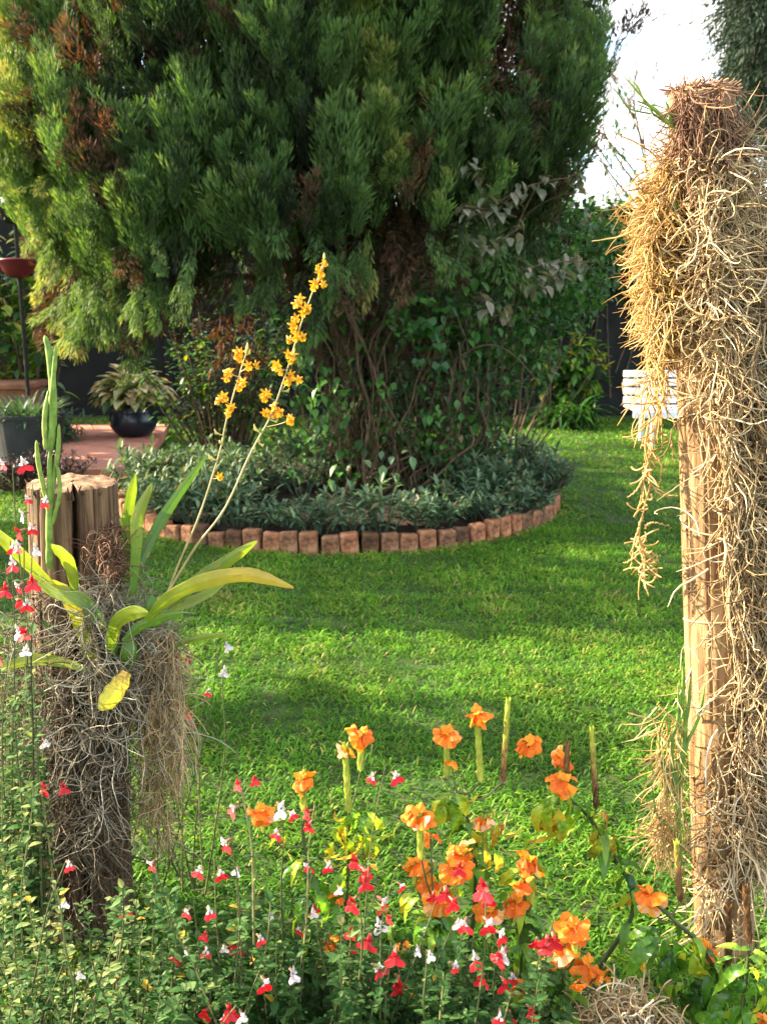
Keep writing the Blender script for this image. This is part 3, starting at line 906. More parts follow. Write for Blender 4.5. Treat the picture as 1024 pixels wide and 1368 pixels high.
def tub():
    c = (gp(55, 640)[0] - .2, 8.6, 0)
    root = thing('garden_tub', 'large plain dark grey tub with feathery foliage left of the terrace', 'planter', c)
    g = G()
    lathe(g, [(.001, .0), (.25, 0), (.29, .30), (.31, .50), (.325, .50), (.325, .53), (.29, .53), (.28, .44), (.001, .44)], n=36)
    g.build('tub', M['greypot'], root, smooth=False)
    g = G()
    n = 420
    a = rnd(0, 6.28, n); q = np.sqrt(rnd(0, 1, n)) * .26
    L = np.stack([q * np.cos(a), q * np.sin(a), .45 + rnd(0, .12, n)], -1)
    el = rng.normal(.7, .4, n)
    d = np.stack([np.cos(a) * np.cos(el), np.sin(a) * np.cos(el), np.sin(el)], -1)
    inst(g, leaf(1, .12, 3, .1, .8, .7), frames(d), L, rnd(.1, .24, n), np.clip(rng.normal(.6, .25, n), 0, 1))
    g.build('foliage', M['feather'], root)
tub()

g = G()
cx = gp(10, 600)[0]
box(g, (-3.96, 9.75, .34), (1.05, .5, .64), bev=.012)
box(g, (-3.96, 9.75, .68), (1.13, .58, .06), bev=.012)
tag(g.build('brick_planter', M['terracotta']), 'terracotta coloured planter box with a wide rim at the left edge', 'planter')

def stand():
    p = pt(25, 356, 9.2)
    root = thing('plant_stand', 'black plant stand carrying two bowls at the left edge', 'plant stand', (p[0], 9.2, 0))
    g = G()
    tubes(g, np.stack([np.zeros(12), np.zeros(12), np.linspace(0, 2.24, 12)], -1), .02, 8)
    lathe(g, [(.001, 0), (.2, 0), (.2, .03), (.03, .06)], n=24)
    for z in (1.72, 2.2): tubes(g, [[-.12, 0, z], [0, 0, z - .03], [.12, 0, z]], .012, 6)
    g.build('pole', M['black'], root, smooth=True)
    for z, m in ((1.69, 'redbowl'), (2.16, 'black')):
        g = G()
        lathe(g, [(.001, 0), (.08, 0), (.14, .06), (.17, .15), (.18, .16), (.17, .17), (.15, .15), (.12, .07), (.001, .05)], c=(0, 0, z), n=28)
        o = g.build('bowl', M[m], root, smooth=True)
        o['label'] = 'dull red bowl' if m == 'redbowl' else 'black bowl'
    g = G()
    n = 120
    a = rnd(0, 6.28, n); L = np.stack([.14 * np.cos(a) * rnd(0, 1, n), .14 * np.sin(a) * rnd(0, 1, n), 2.30 + 0 * a], -1); el = rng.normal(.3, .5, n)
    d = np.stack([np.cos(a) * np.cos(el), np.sin(a) * np.cos(el), np.sin(el)], -1)
    inst(g, leaf(1, .4, 3, .1, .7, .8), frames(d), L, rnd(.07, .14, n), np.clip(rng.normal(.2, .2, n), 0, .6))
    g.build('foliage', M['purple'], root)
stand()

g = G()
b, t_ = pt(72, 560, 11.4), pt(50, 380, 11.4); b[2] = 0
P = spline([b, (b + t_) / 2 + [.03, 0, 0], t_, t_ + [-.15, 0, 1.2]], 24)
tubes(g, P, np.linspace(.07, .035, 24), 9)
root = thing('slender_tree', 'slim bare leaning trunk in front of the black wall on the left', 'tree', b)
g.build('trunk', M['bark'], root, smooth=True, inv=b)
g = G()
n = 420
L = (t_ + np.array([-.2, 0, 1.5])) + nrm(rng.normal(0, 1, (n, 3))) * (rnd(0, 1, n) ** .4)[:, None] * [.7, .6, .6]
d = nrm(rng.normal(0, 1, (n, 3)) - [0, 0, .4])
inst(g, leaf(1, .5, 3, .14, .5, .8), frames(d), L, rnd(.07, .13, n), np.clip(rng.normal(.5, .2, n), 0, 1))
g.build('crown', M['laurel'], root, inv=b)

# ------------------------------------------------------------------ bench
def bench():
    c = np.array([pt(909, 580, 10.3)[0] + .42, 10.3, 0])
    x0 = -(c[0] - pt(838, 540, 10.3)[0]); W = -2 * x0
    root = thing('garden_bench', 'white slatted garden bench standing on the lawn before the dark wall', 'bench', c)
    g = G()
    for k, z in enumerate((.455, .545, .635, .725)):
        box(g, (0, .20 + k * .02, z), (W, .022, .070), bev=.008, rot=None)
    g.build('backrest', M['white'], root)
    g = G()
    box(g, (0, -.24, .345), (W, .03, .075), bev=.01)
    for k in range(5): box(g, (0, -.19 + k * .085, .392), (W, .07, .022), bev=.007)
    g.build('seat', M['white'], root)
    for sx in (-1, 1):
        for sy, h in ((-.2, .345), (.235, .76)):
            g = G(); box(g, (sx * (W / 2 - .22), sy, h / 2), (.05, .045, h), bev=.008)
            g.build('leg', M['white'], root)
        g = G()
        box(g, (sx * (W / 2 - .22), -.2, .48), (.045, .045, .20), bev=.006); box(g, (sx * (W / 2 - .22), -.02, .59), (.06, .44, .03), bev=.008)
        g.build('armrest', M['white'], root)
bench()

# ------------------------------------------------------------------ trees beyond the wall
def far_conifer():
    b = np.array([6.75, 15.5, 0])
    root = thing('shade_toned_conifer', 'tall shade toned conifer beyond the wall at the upper right edge', 'tree', b)
    g = G(); tubes(g, spline([b, b + [0, 0, 4], b + [.1, 0, 10]], 16), np.linspace(.22, .04, 16), 10)
    g.build('trunk', M['bark'], root, smooth=True, inv=b)
    g = G(); protos = [plume(170) for _ in range(4)]
    n = 2000
    z = rnd(3.9, 10.5, n); ph = rnd(0, 6.28, n)
    r = np.interp(z, [3.9, 4.6, 6, 8, 10.5], [.6, 1.35, 1.7, 1.4, .2]) * rnd(.4, 1, n) ** .6
    p = b + np.stack([r * np.cos(ph), r * np.sin(ph), z], -1)
    out = np.stack([np.cos(ph), np.sin(ph), 0 * ph], -1)
    ax = np.array([0, 0, -1.0]) + out * .6 + rng.normal(0, .2, (n, 3))
    place_plumes(g, protos, p, ax, rnd(.6, 1.1, n), rnd(.6, 1, n), rng.normal(-.1, .07, n))
    g.build('crown', M['shade_toned_conifer'], root, inv=b)
far_conifer()

def bare_tree():
    b = np.array([4.6, 17.5, 0])
    root = thing('bare_tree', 'thin bare twigs of a leafless tree against the sky', 'tree', b)
    g = G()
    def grow(p, d, L, r, depth):
        q = p + d * L
        m = (p + q) / 2 + rng.normal(0, .06 * L, 3)
        tubes(g, spline([p, m, q], 6), np.linspace(r, r * .6, 6), 5)
        if depth == 0: return
        for _ in range(3):
            dd = nrm(d + rng.normal(0, .5, 3) + [0, 0, .05]); s = rnd(.6, .85)
            grow(p + (q - p) * rnd(.5, 1), dd, L * s, r * .55, depth - 1)
    grow(b, np.array([0, 0, 1.0]), 3.2, .10, 1 - 1)
    for _ in range(6):
        grow(b + [0, 0, rnd(2.2, 3.2)], nrm(np.array([rnd(-.9, .4), rnd(-.5, .5), 1.0])), 1.7, .022, 4)
    g.build('branches', M['twig'], root, smooth=True, inv=b)
    # a thin veil of leaves hanging from the outer twigs on the left
    g2 = G(); n = 170
    L = pt(rnd(778, 850, n), 120 + 170 * rnd(0, 1, n), 16.6) + rng.normal(0, .12, (n, 3))
    d = nrm(rng.normal(0, 1, (n, 3)) - [0, 0, .5])
    inst(g2, leaf(1, .4, 3, .1, .5, .8), frames(d), L, rnd(.08, .16, n), rnd(.1, .5, n))
    g2.build('leaves', M['creeper'], root, inv=b)
bare_tree()

# ------------------------------------------------------------------ garden trees to the left of the view: they shade the lawn
def shade_tree(x, y, zc, rx, ry, rz, n, label, size=.22):
    b = np.array([x, y, 0])
    root = thing('broadleaf_tree', label, 'tree', b)
    g = G(); tubes(g, spline([b, b + [.05, 0, zc * .5], b + [0, .1, zc + rz * .5]], 14), np.linspace(.16, .04, 14), 9)
    for _ in range(14):
        e = b + np.array([0, 0, zc]) + nrm(rng.normal(0, 1, 3)) * [rx * .8, ry * .8, rz * .8]
        s = b + [0, 0, rnd(zc - rz, zc)]
        tubes(g, spline([s, (s + e) / 2 + [0, 0, .1], e], 8), np.linspace(.05, .01, 8), 5)
    g.build('trunk', M['bark'], root, smooth=True, inv=b)
    g = G()
    v = nrm(rng.normal(0, 1, (n, 3))) * (rnd(0, 1, n) ** .4)[:, None]
    L = b + [0, 0, zc] + v * [rx, ry, rz]
    cl = wob(L, 2.0, x)
    k = cl > -.55; L = L[k]; m = len(L)
    d = nrm(rng.normal(0, 1, (m, 3)) - [0, 0, .3])
    inst(g, leaf(1, .55, 3, .1, .5, .8), frames(d), L, size * rnd(.7, 1.3, m), np.clip(.35 + .2 * cl[k] + rng.normal(0, .15, m), 0, 1))
    g.build('crown', M['laurel'], root, inv=b)
SHADE = [(-6.2, 6.55, 2.1, 1.0, .95, 2.0, 2600), (-6.0, 10.6, 2.3, 1.0, 1.1, 1.9, 2600), (-5.2, 4.35, 1.7, 1.3, .30, 1.0, 380)]
for i, s in enumerate(SHADE):
    shade_tree(*s, ['leafy garden tree just beyond the left edge of the view', 'leafy garden tree at the back left behind the stand', 'small leafy tree outside the left edge nearest the posts'][i])

# ================================================================== foreground materials
M['stump'] = woodmat('weathered_stump', [(0.016, 0.010, 0.006), (0.095, 0.058, 0.034), (0.21, 0.14, 0.085)])
M['endgrain'] = solid('cut_end_grain', (0.04, 0.022, 0.012), (0.17, 0.095, 0.048), 30, 0.85, bump=0.8, c3=(0.29, 0.18, 0.10))
M['pole'] = woodmat('peeled_pole', [(0.06, 0.030, 0.015), (0.20, 0.122, 0.06), (0.34, 0.235, 0.125)])
M['root_gold'] = leafmat('golden_aerial_roots', [(0, (0.15, 0.085, 0.030)), (0.4, (0.37, 0.225, 0.070)), (0.75, (0.56, 0.38, 0.14)), (1, (0.64, 0.50, 0.26))], trans=0.25, rough=0.65, tcol=(1.1, .9, .5), nscale=30, namp=.3)
M['root_tan'] = leafmat('tan_aerial_roots', [(0, (0.10, 0.056, 0.024)), (0.4, (0.33, 0.215, 0.10)), (0.75, (0.52, 0.40, 0.23)), (1, (0.60, 0.53, 0.39))], trans=0.1, rough=0.7, tcol=(1.1, .9, .5), nscale=30, namp=.3)
M['root_grey'] = leafmat('grey_aerial_roots', [(0, (0.035, 0.023, 0.013)), (0.4, (0.115, 0.085, 0.052)), (0.8, (0.27, 0.235, 0.165)), (1, (0.40, 0.385, 0.32))], trans=0.1, rough=0.7, tcol=(1.1, .9, .5), nscale=30, namp=.3)
M['root_brown'] = leafmat('brown_dry_fibre', [(0, (0.05, 0.024, 0.013)), (0.5, (0.17, 0.085, 0.048)), (1, (0.36, 0.22, 0.13))], trans=0.05, rough=0.85, nscale=30, namp=.3)
M['strap'] = leafmat('orchid_leaf', [(0, (0.030, 0.085, 0.012)), (0.35, (0.085, 0.19, 0.018)), (0.7, (0.26, 0.30, 0.028)), (0.9, (0.42, 0.30, 0.035)), (1, (0.32, 0.19, 0.03))], trans=0.35, rough=0.35, spec=.5, nscale=14, namp=.25)
M['stalk'] = leafmat('flower_stalk', [(0, (0.20, 0.22, 0.05)), (0.5, (0.32, 0.255, 0.11)), (1, (0.50, 0.44, 0.12))], trans=0.05, rough=0.5)
M['yellow'] = leafmat('orchid_yellow', [(0, (0.24, 0.07, 0.004)), (0.25, (0.56, 0.24, 0.006)), (0.6, (0.72, 0.38, 0.009)), (1, (0.80, 0.50, 0.03))], trans=0.3, rough=0.5, tcol=(1.05, .95, .5), nscale=90, namp=.25)
M['cactus'] = leafmat('jointed_stems', [(0, (0.06, 0.13, 0.025)), (0.6, (0.15, 0.25, 0.04)), (1, (0.26, 0.30, 0.06))], trans=0.12, rough=0.6, nscale=45, namp=.4)
M['salvia'] = leafmat('salvia_leaves', [(0, (0.014, 0.046, 0.012)), (0.5, (0.042, 0.110, 0.026)), (0.8, (0.11, 0.19, 0.060)), (0.95, (0.25, 0.28, 0.10)), (1, (0.45, 0.30, 0.04))], trans=0.42, rough=0.6, spec=.18, nscale=30)
M['sstem'] = leafmat('salvia_stems', [(0, (0.035, 0.030, 0.018)), (0.6, (0.10, 0.11, 0.04)), (1, (0.24, 0.21, 0.10))], trans=0.05, rough=0.6)
M['petal_red'] = leafmat('red_petal', [(0, (0.34, 0.004, 0.012)), (0.6, (0.60, 0.008, 0.016)), (1, (0.68, 0.04, 0.06))], trans=0.28, rough=0.5, tcol=(1.1, .7, .7), nscale=60, namp=.2)
M['petal_white'] = leafmat('white_petal', [(0, (0.52, 0.46, 0.48)), (0.6, (0.66, 0.62, 0.62)), (1, (0.68, 0.50, 0.52))], trans=0.3, rough=0.5, tcol=(1, 1, 1), nscale=60, namp=.1)
M['calyx'] = leafmat('calyx', [(0, (0.10, 0.03, 0.03)), (0.5, (0.20, 0.08, 0.06)), (1, (0.16, 0.16, 0.06))], trans=0.15, rough=0.6)
M['orange'] = leafmat('orange_petal', [(0, (0.62, 0.10, 0.005)), (0.5, (0.78, 0.195, 0.009)), (0.85, (0.84, 0.33, 0.02)), (1, (0.84, 0.48, 0.27))], trans=0.4, rough=0.55, tcol=(1.05, .9, .6), nscale=70, namp=.18)
M['crossleaf'] = leafmat('crossandra_leaves', [(0, (0.025, 0.085, 0.014)), (0.35, (0.11, 0.27, 0.026)), (0.6, (0.33, 0.46, 0.035)), (0.8, (0.58, 0.44, 0.04)), (0.9, (0.50, 0.24, 0.035)), (1, (0.30, 0.095, 0.03))], trans=0.45, rough=0.35, spec=.5, nscale=18, namp=.35)
M['spike'] = leafmat('bract_spike', [(0, (0.06, 0.024, 0.014)), (0.3, (0.24, 0.13, 0.055)), (0.6, (0.42, 0.42, 0.07)), (1, (0.30, 0.42, 0.055))], trans=0.2, rough=0.5, nscale=60, namp=.25)
M['cstem'] = leafmat('crossandra_stem', [(0, (0.025, 0.035, 0.014)), (1, (0.10, 0.14, 0.04))], trans=0.05, rough=0.5)

# ================================================================== posts
def log_mesh(p0, p1, r0, r1, n=240, K=46, notch=(), rough=.03, seed=0, topjit=.006):
    """a timber post from p0 (ground) to p1 (top): lumpy round section with drying cracks; returns side and cap parts"""
    p0, p1 = np.array(p0, float), np.array(p1, float)
    a = np.arange(n) * 2 * math.pi / n
    t = np.linspace(0, 1, K)
    rad = (r0 + (r1 - r0) * t)[:, None] * np.ones(n)[None]
    q = np.stack([np.cos(a)[None] * np.ones((K, 1)), np.sin(a)[None] * np.ones((K, 1)), t[:, None] * 1.6 * np.ones((1, n))], -1)
    rad = rad * (1 + rough * wob(q, 2.2, seed) + rough * .5 * wob(q * [1, 1, .25], 9, seed + 2) + rough * .25 * wob(q * [1, 1, .2], 23, seed + 4))
    for ang, wd, dp, tlo in notch:
        cen = R(ang) + .05 * np.sin(t * 5 + ang)
        da = np.abs((a[None] - cen[:, None] + math.pi) % (2 * math.pi) - math.pi)
        fade = np.clip((t - tlo) / .12, 0, 1)[:, None]
        rad *= 1 - dp * fade * np.clip(1 - da / wd, 0, 1) ** .3
    c = p0[None] + (p1 - p0)[None] * t[:, None]
    V = c[:, None] + np.stack([rad * np.cos(a), rad * np.sin(a), 0 * rad], -1)
    V[-1, :, 2] += topjit * wob(V[-1], 40, seed) + topjit * .6 * wob(V[-1], 110, seed + 1)
    gs = G()
    i = np.arange(K - 1)[:, None] * n; j = np.arange(n)[None]; j2 = (j + 1) % n
    gs.add(V.reshape(-1, 3), np.stack([i + j, i + j2, i + n + j2, i + n + j], -1).reshape(-1, 4))
    gc = G()
    ringsv = []
    for s in (1.0, .93, .8, .62, .42, .2, .04):
        w = p1 + (V[-1] - p1) * s
        w[:, 2] = V[-1, :, 2] * s + p1[2] * (1 - s) + (.004 if s < 1 else 0) + .006 * wob(w, 38, seed + 3) * (s < .99)
        ringsv.append(w)
    Vc = np.stack(ringsv)
    i = np.arange(6)[:, None] * n
    gc.add(Vc.reshape(-1, 3), np.stack([i + j, i + j2, i + n + j2, i + n + j], -1).reshape(-1, 4))
    return gs, gc

SY = 2.17                                 # depth of the split stump
s_top, s_bot = pt(97.5, 646, SY), pt(118, 1240, SY); s_bot[2] = -.05
def stump():
    root = thing('timber_stump', 'short weathered split timber post with flat cut top at the left', 'post', (s_bot[0], s_bot[1], 0))
    inv = (s_bot[0], s_bot[1], 0)
    gs, gc = log_mesh(s_bot, s_top, .112, .098, notch=((-73, .07, .9, .02), (-48, .025, .10, .35), (-118, .022, .10, .2), (-20, .02, .07, .1), (-140, .02, .07, .4)), rough=.022, seed=3, topjit=.003)
    gc.build('cut_top', M['endgrain'], root, smooth=True, inv=inv)
    g = gs
    # splinters standing off the rim
    for k in range(26):
        a = rnd(0, 6.28); b = s_top + np.array([.098 * math.cos(a), .098 * math.sin(a), rnd(-.02, .0)])
        e = b + np.array([math.cos(a) * rnd(.002, .02), math.sin(a) * rnd(.002, .02), rnd(.004, .02)])
        tubes(g, [b, (b + e) / 2, e], [.003, .002, .0006], 4)
    gs.build('shaft', M['stump'], root, smooth=True, inv=inv)
stump()

PY = 2.06
p_top, p_bot = pt(936, 128, PY), pt(968, 1275, PY); p_bot[2] = -.05
PR0, PR1 = .067, .063
def pole():
    inv = (p_bot[0], p_bot[1], 0)
    root = thing('wooden_pole', 'tall peeled round wooden pole wrapped in golden hanging roots', 'post', inv)
    gs, gc = log_mesh(p_bot, p_top, PR0, PR1, notch=((-75, .06, .12, .0), (-120, .05, .08, .3), (-160, .05, .07, .1)), rough=.035, seed=8)
    gs.build('shaft', M['pole'], root, smooth=True, inv=inv)
    gc.build('cut_top', M['endgrain'], root, smooth=True, inv=inv)
    # wire ties holding the orchid on
    g = G()
    for z, tl in ((1.33, .012), (1.28, -.015), (1.02, .02), (.80, -.01), (.62, .02)):
        u = z / p_top[2]; c = p_bot + (p_top - p_bot) * u; c[2] = z
        g = G(); a = np.linspace(0, 2 * math.pi * 1.04, 40)
        r = PR0 + (PR1 - PR0) * u + .003
        tubes(g, np.stack([c[0] + r * 1.02 * np.cos(a), c[1] + r * 1.02 * np.sin(a), c[2] + tl * np.sin(a) + .004 * a], -1), .0022, 5, .6)
        g.build('tie', M['root_tan'], root, smooth=True, inv=inv)
pole()

# ================================================================== aerial roots
def strands(N, start, d0, seg, K, curl=.25, grav=.05, noise=.12, drift=None):
    """curling root paths: N random walks with a persistent turn"""
    P = np.zeros((N, K, 3)); P[:, 0] = start
    d = nrm(np.broadcast_to(d0, (N, 3)) + 0.0)
    ax = nrm(rng.normal(0, 1, (N, 3)))
    cv = rng.normal(0, curl, N)
    seg = np.broadcast_to(seg, (N,))
    for k in range(1, K):
        d = nrm(d + np.cross(ax, d) * cv[:, None] + rng.normal(0, noise, (N, 3)) + np.array([0, 0, -grav]) + (0 if drift is None else drift))
        ax = nrm(ax + rng.normal(0, .25, (N, 3)))
        P[:, k] = P[:, k - 1] + d * seg[:, None]
    return P

def root_fill(g, poly, N, Yf, d0, rad, seg=.014, K=10, curl=.28, grav=.06, tint=(.55, .22), spread=.6, sides=5):
    p = sample_poly(poly, N)
    S = pt(p[:, 0], p[:, 1], Yf(p[:, 0], p[:, 1], N))
    d = nrm(np.array(d0) + rng.normal(0, spread, (N, 3)))
    P = strands(N, S, d, seg * rnd(.6, 1.4, N), K, curl, grav)
    r = rad * rnd(.6, 1.3, N)[:, None] * np.interp(np.linspace(0, 1, K), [0, .7, 1], [1, .85, .25])[None]
    tubes(g, P, r, sides, np.clip(rng.normal(tint[0], tint[1], N), 0, 1))
    return P

def pole_x(py):   # photo column of the pole's axis at row py
    return 936 + (968 - 936) * (py - 128) / (1275 - 128)

def pole_roots():
    # golden curtain on the sunlit side
    inv = pt(875, 400, PY)
    root = thing('hanging_roots', 'bright golden curtain of hanging orchid roots left of the tall pole', 'aerial roots', inv)
    g = G()
    tail = [(838, 520), (905, 520), (900, 585), (885, 640), (866, 660), (852, 640), (850, 580)]
    main = [(892, 190), (910, 200), (914, 390), (906, 432), (890, 455), (878, 455), (870, 430), (864, 380), (862, 310), (872, 270), (884, 240)]
    edge = [(858, 280), (872, 265), (878, 450), (872, 500), (862, 430)]
    Yf = lambda x, y, N: PY + .02 + rng.normal(0, .045, N)
    root_fill(g, main, 2600, Yf, (-.10, -.15, -.75), .00145, seg=.009, tint=(.58, .22), spread=.6)
    root_fill(g, [(864, 280), (878, 265), (884, 430), (878, 470), (868, 420)], 650, Yf, (-.7, -.1, -.5), .0015, seg=.0062, K=9, tint=(.65, .2), spread=.45, grav=.17, curl=.34)
    root_fill(g, [(872, 240), (905, 190), (905, 300), (860, 300)], 260, Yf, (-.3, -.2, -.7), .0017, seg=.011, tint=(.4, .2), spread=.6)
    root_fill(g, [(862, 470), (894, 470), (888, 520), (878, 560), (868, 575), (862, 530)], 90, Yf, (.0, -.1, -.75), .0017, seg=.009, tint=(.62, .18), spread=.6)
    # the long branching tail
    for path in ([(868, 560), (862, 600), (868, 640), (858, 680), (853, 720), (862, 750), (853, 775), (852, 800)],
                 [(880, 540), (872, 590), (862, 630), (855, 665), (850, 690)], [(862, 640), (880, 660), (890, 662), (905, 662)], [(858, 690), (848, 720), (842, 760)],
                 [(860, 705), (872, 698), (893, 703)], [(856, 738), (870, 738), (880, 752)], [(858, 735), (845, 746), (833, 752)], [(858, 768), (862, 784), (866, 795)],
                 [(864, 630), (850, 655), (838, 664)], [(868, 600), (882, 620), (880, 650)], [(872, 575), (895, 590), (898, 615)]):
        m = 24
        P = spline([pt(x, y, PY - .01 + .0004 * (i * 7 % 5)) for i, (x, y) in enumerate(path)], m) + rng.normal(0, .0012, (m, 3))
        tubes(g, P, np.linspace(.0026, .0012, m), 6, .68)
    tl = [[(866, 580), (858, 690)], [(853, 715), (860, 770)]]
    for (a, b) in tl:
        n = 34; u = rnd(0, 1, n)
        S = pt(a[0] + (b[0] - a[0]) * u + rng.normal(0, 4, n), a[1] + (b[1] - a[1]) * u, PY)
        tubes(g, strands(n, S, nrm(np.array([0, -.1, -.5]) + rng.normal(0, .8, (n, 3))), .008, 7, .25, .04), .0017, 5, rnd(.5, .9, n))
    # long cords that carry the mass from the top of the pole
    n = 60
    xs = rnd(868, 908, n)
    S = pt(rnd(890, 915, n), rnd(185, 230, n), PY)
    E = pt(xs, rnd(360, 480, n), PY + rng.normal(0, .04, n))
    t = np.linspace(0, 1, 16)[None, :, None]
    P = S[:, None] * (1 - t) + E[:, None] * t
    P[..., 0] += -.03 * np.sin(t[..., 0] * 3.1) + .008 * np.sin(t[..., 0] * 19 + rnd(0, 6, (n, 1)))
    P[..., 1] += .008 * np.sin(t[..., 0] * 15 + rnd(0, 6, (n, 1)))
    tubes(g, P, .0016, 5, rnd(.2, .8, n))
    g.build('roots', M['root_gold'], root, smooth=True, inv=inv)

    # tan mass over the right half of the pole
    inv = pt(985, 700, PY)
    root = thing('hanging_roots', 'broad tan mat of tangled orchid roots down the right side of the tall pole', 'aerial roots', inv)
    g = G()
    mat = [(916, 215), (985, 165), (1020, 250), (1075, 600), (1080, 900), (1040, 1100), (1005, 1200), (985, 1120), (980, 1000), (985, 900), (982, 800), (975, 700), (965, 600), (950, 500), (928, 400)]
    def Yr(x, y, N):
        off = np.abs(x - pole_x(y)) / F * PY
        front = np.sqrt(np.maximum(PR0 ** 2 - off ** 2, 0))
        return PY - front - np.abs(rng.normal(.012, .028, N))
    root_fill(g, mat, 5600, Yr, (.08, -.1, -.7), .0015, seg=.0105, K=11, curl=.34, tint=(.5, .24), spread=.75)
    root_fill(g, [(960, 300), (1060, 300), (1095, 900), (1040, 1150), (985, 1150), (985, 700)], 1900, lambda x, y, N: PY + rng.normal(0, .06, N), (.05, 0, -.7), .0017, seg=.014, K=10, tint=(.35, .2))
    # pale looping roots in front
    root_fill(g, [(915, 240), (985, 200), (1040, 420), (1060, 700), (1050, 1000), (1000, 1000), (988, 640)], 520, lambda x, y, N: Yr(x, y, N) - .012, (.1, -.2, -.4), .0014, seg=.0095, K=15, curl=.5, grav=.05, tint=(.72, .16), spread=.8)
    # sparse roots across the bare wood
    root_fill(g, [(925, 460), (950, 460), (985, 900), (1000, 1240), (930, 1240), (925, 850)], 80, lambda x, y, N: Yr(x, y, N) + .012, (.0, -.1, -.5), .0019, seg=.014, K=12, curl=.3, tint=(.55, .2), spread=.8)
    root_fill(g, [(935, 1040), (1010, 1040), (1010, 1220), (930, 1220)], 120, lambda x, y, N: Yr(x, y, N) + .005, (-.1, -.1, -.6), .0020, seg=.013, K=12, curl=.3, tint=(.55, .22), spread=.8)
    n = 90
    a = rnd(200, 500, n); b = a + rnd(250, 700, n); b = np.minimum(b, 1230)
    x0 = pole_x(a) + rnd(0, 60, n); x1 = pole_x(b) + rnd(0, 80, n)
    x1 = np.maximum(x1, pole_x(b) + 22)
    S, E = pt(x0, a, Yr(x0, a, n) - .005), pt(x1, b, Yr(x1, b, n) - .005)
    t = np.linspace(0, 1, 30)[None, :, None]
    P = S[:, None] * (1 - t) + E[:, None] * t
    P[..., 0] += .012 * np.sin(t[..., 0] * rnd(10, 26, (n, 1)) + rnd(0, 6, (n, 1))); P[..., 1] += .010 * np.sin(t[..., 0] * rnd(10, 26, (n, 1)) + rnd(0, 6, (n, 1)))
    tubes(g, P, .0015, 5, rnd(.2, .75, n))
    g.build('roots', M['root_tan'], root, smooth=True, inv=inv)

    # dry fibrous cap and green shoots at the top
    inv = pt(938, 150, PY)
    root = thing('orchid', 'small orchid with brown fibres and green shoots on top of the tall pole', 'orchid', inv)
    g = G()
    root_fill(g, [(897, 122), (978, 118), (982, 180), (974, 225), (910, 225), (898, 180)], 900, lambda x, y, N: Yr(x, y, N) + .006, (.1, -.1, -.8), .0014, seg=.009, K=9, curl=.2, tint=(.5, .25), spread=.4)
    a = rnd(0, 6.28, 500); q = np.sqrt(rnd(0, 1, 500)) * PR1 * .95
    S = p_top + np.stack([q * np.cos(a), q * np.sin(a), rnd(.004, .014, 500)], -1); 
    d = nrm(np.stack([-np.sin(a), np.cos(a), 0 * a], -1) + rng.normal(0, .5, (500, 3)) * [1, 1, .25])
    tubes(g, strands(500, S, d, .006, 6, .2, .02), .0014, 4, np.clip(rng.normal(.75, .2, 500), 0, 1))
    g.build('fibres', M['root_brown'], root, smooth=True, inv=inv)
    g = G()
    for path, r, ti in (([(905, 178), (888, 160), (868, 142), (850, 135)], .0045, .7), ([(868, 142), (850, 122), (828, 96)], .0022, .9), ([(860, 138), (852, 118), (840, 104)], .0022, .9),
                        ([(890, 165), (870, 150), (872, 140), (905, 152)], .002, .3), ([(868, 152), (840, 145), (825, 125), (815, 115)], .0018, .3), ([(898, 172), (893, 150), (888, 134)], .0042, .4),
                        ([(902, 178), (900, 160), (890, 142)], .003, .5), ([(934, 205), (938, 165), (943, 127)], .0052, .6), ([(948, 200), (946, 180), (944, 160)], .004, .4), ([(905, 300), (900, 250), (904, 215)], .003, .3)):
        m = 14
        P = spline([pt(x, y, PY - .075 - .0002 * (905 - x)) for x, y in path], m)
        tubes(g, P, r * np.interp(np.linspace(0, 1, m), [0, .6, 1], [1, .9, .25]), 7, ti)
    g.build('shoots', M['cactus'], root, smooth=True, inv=inv)
pole_roots()

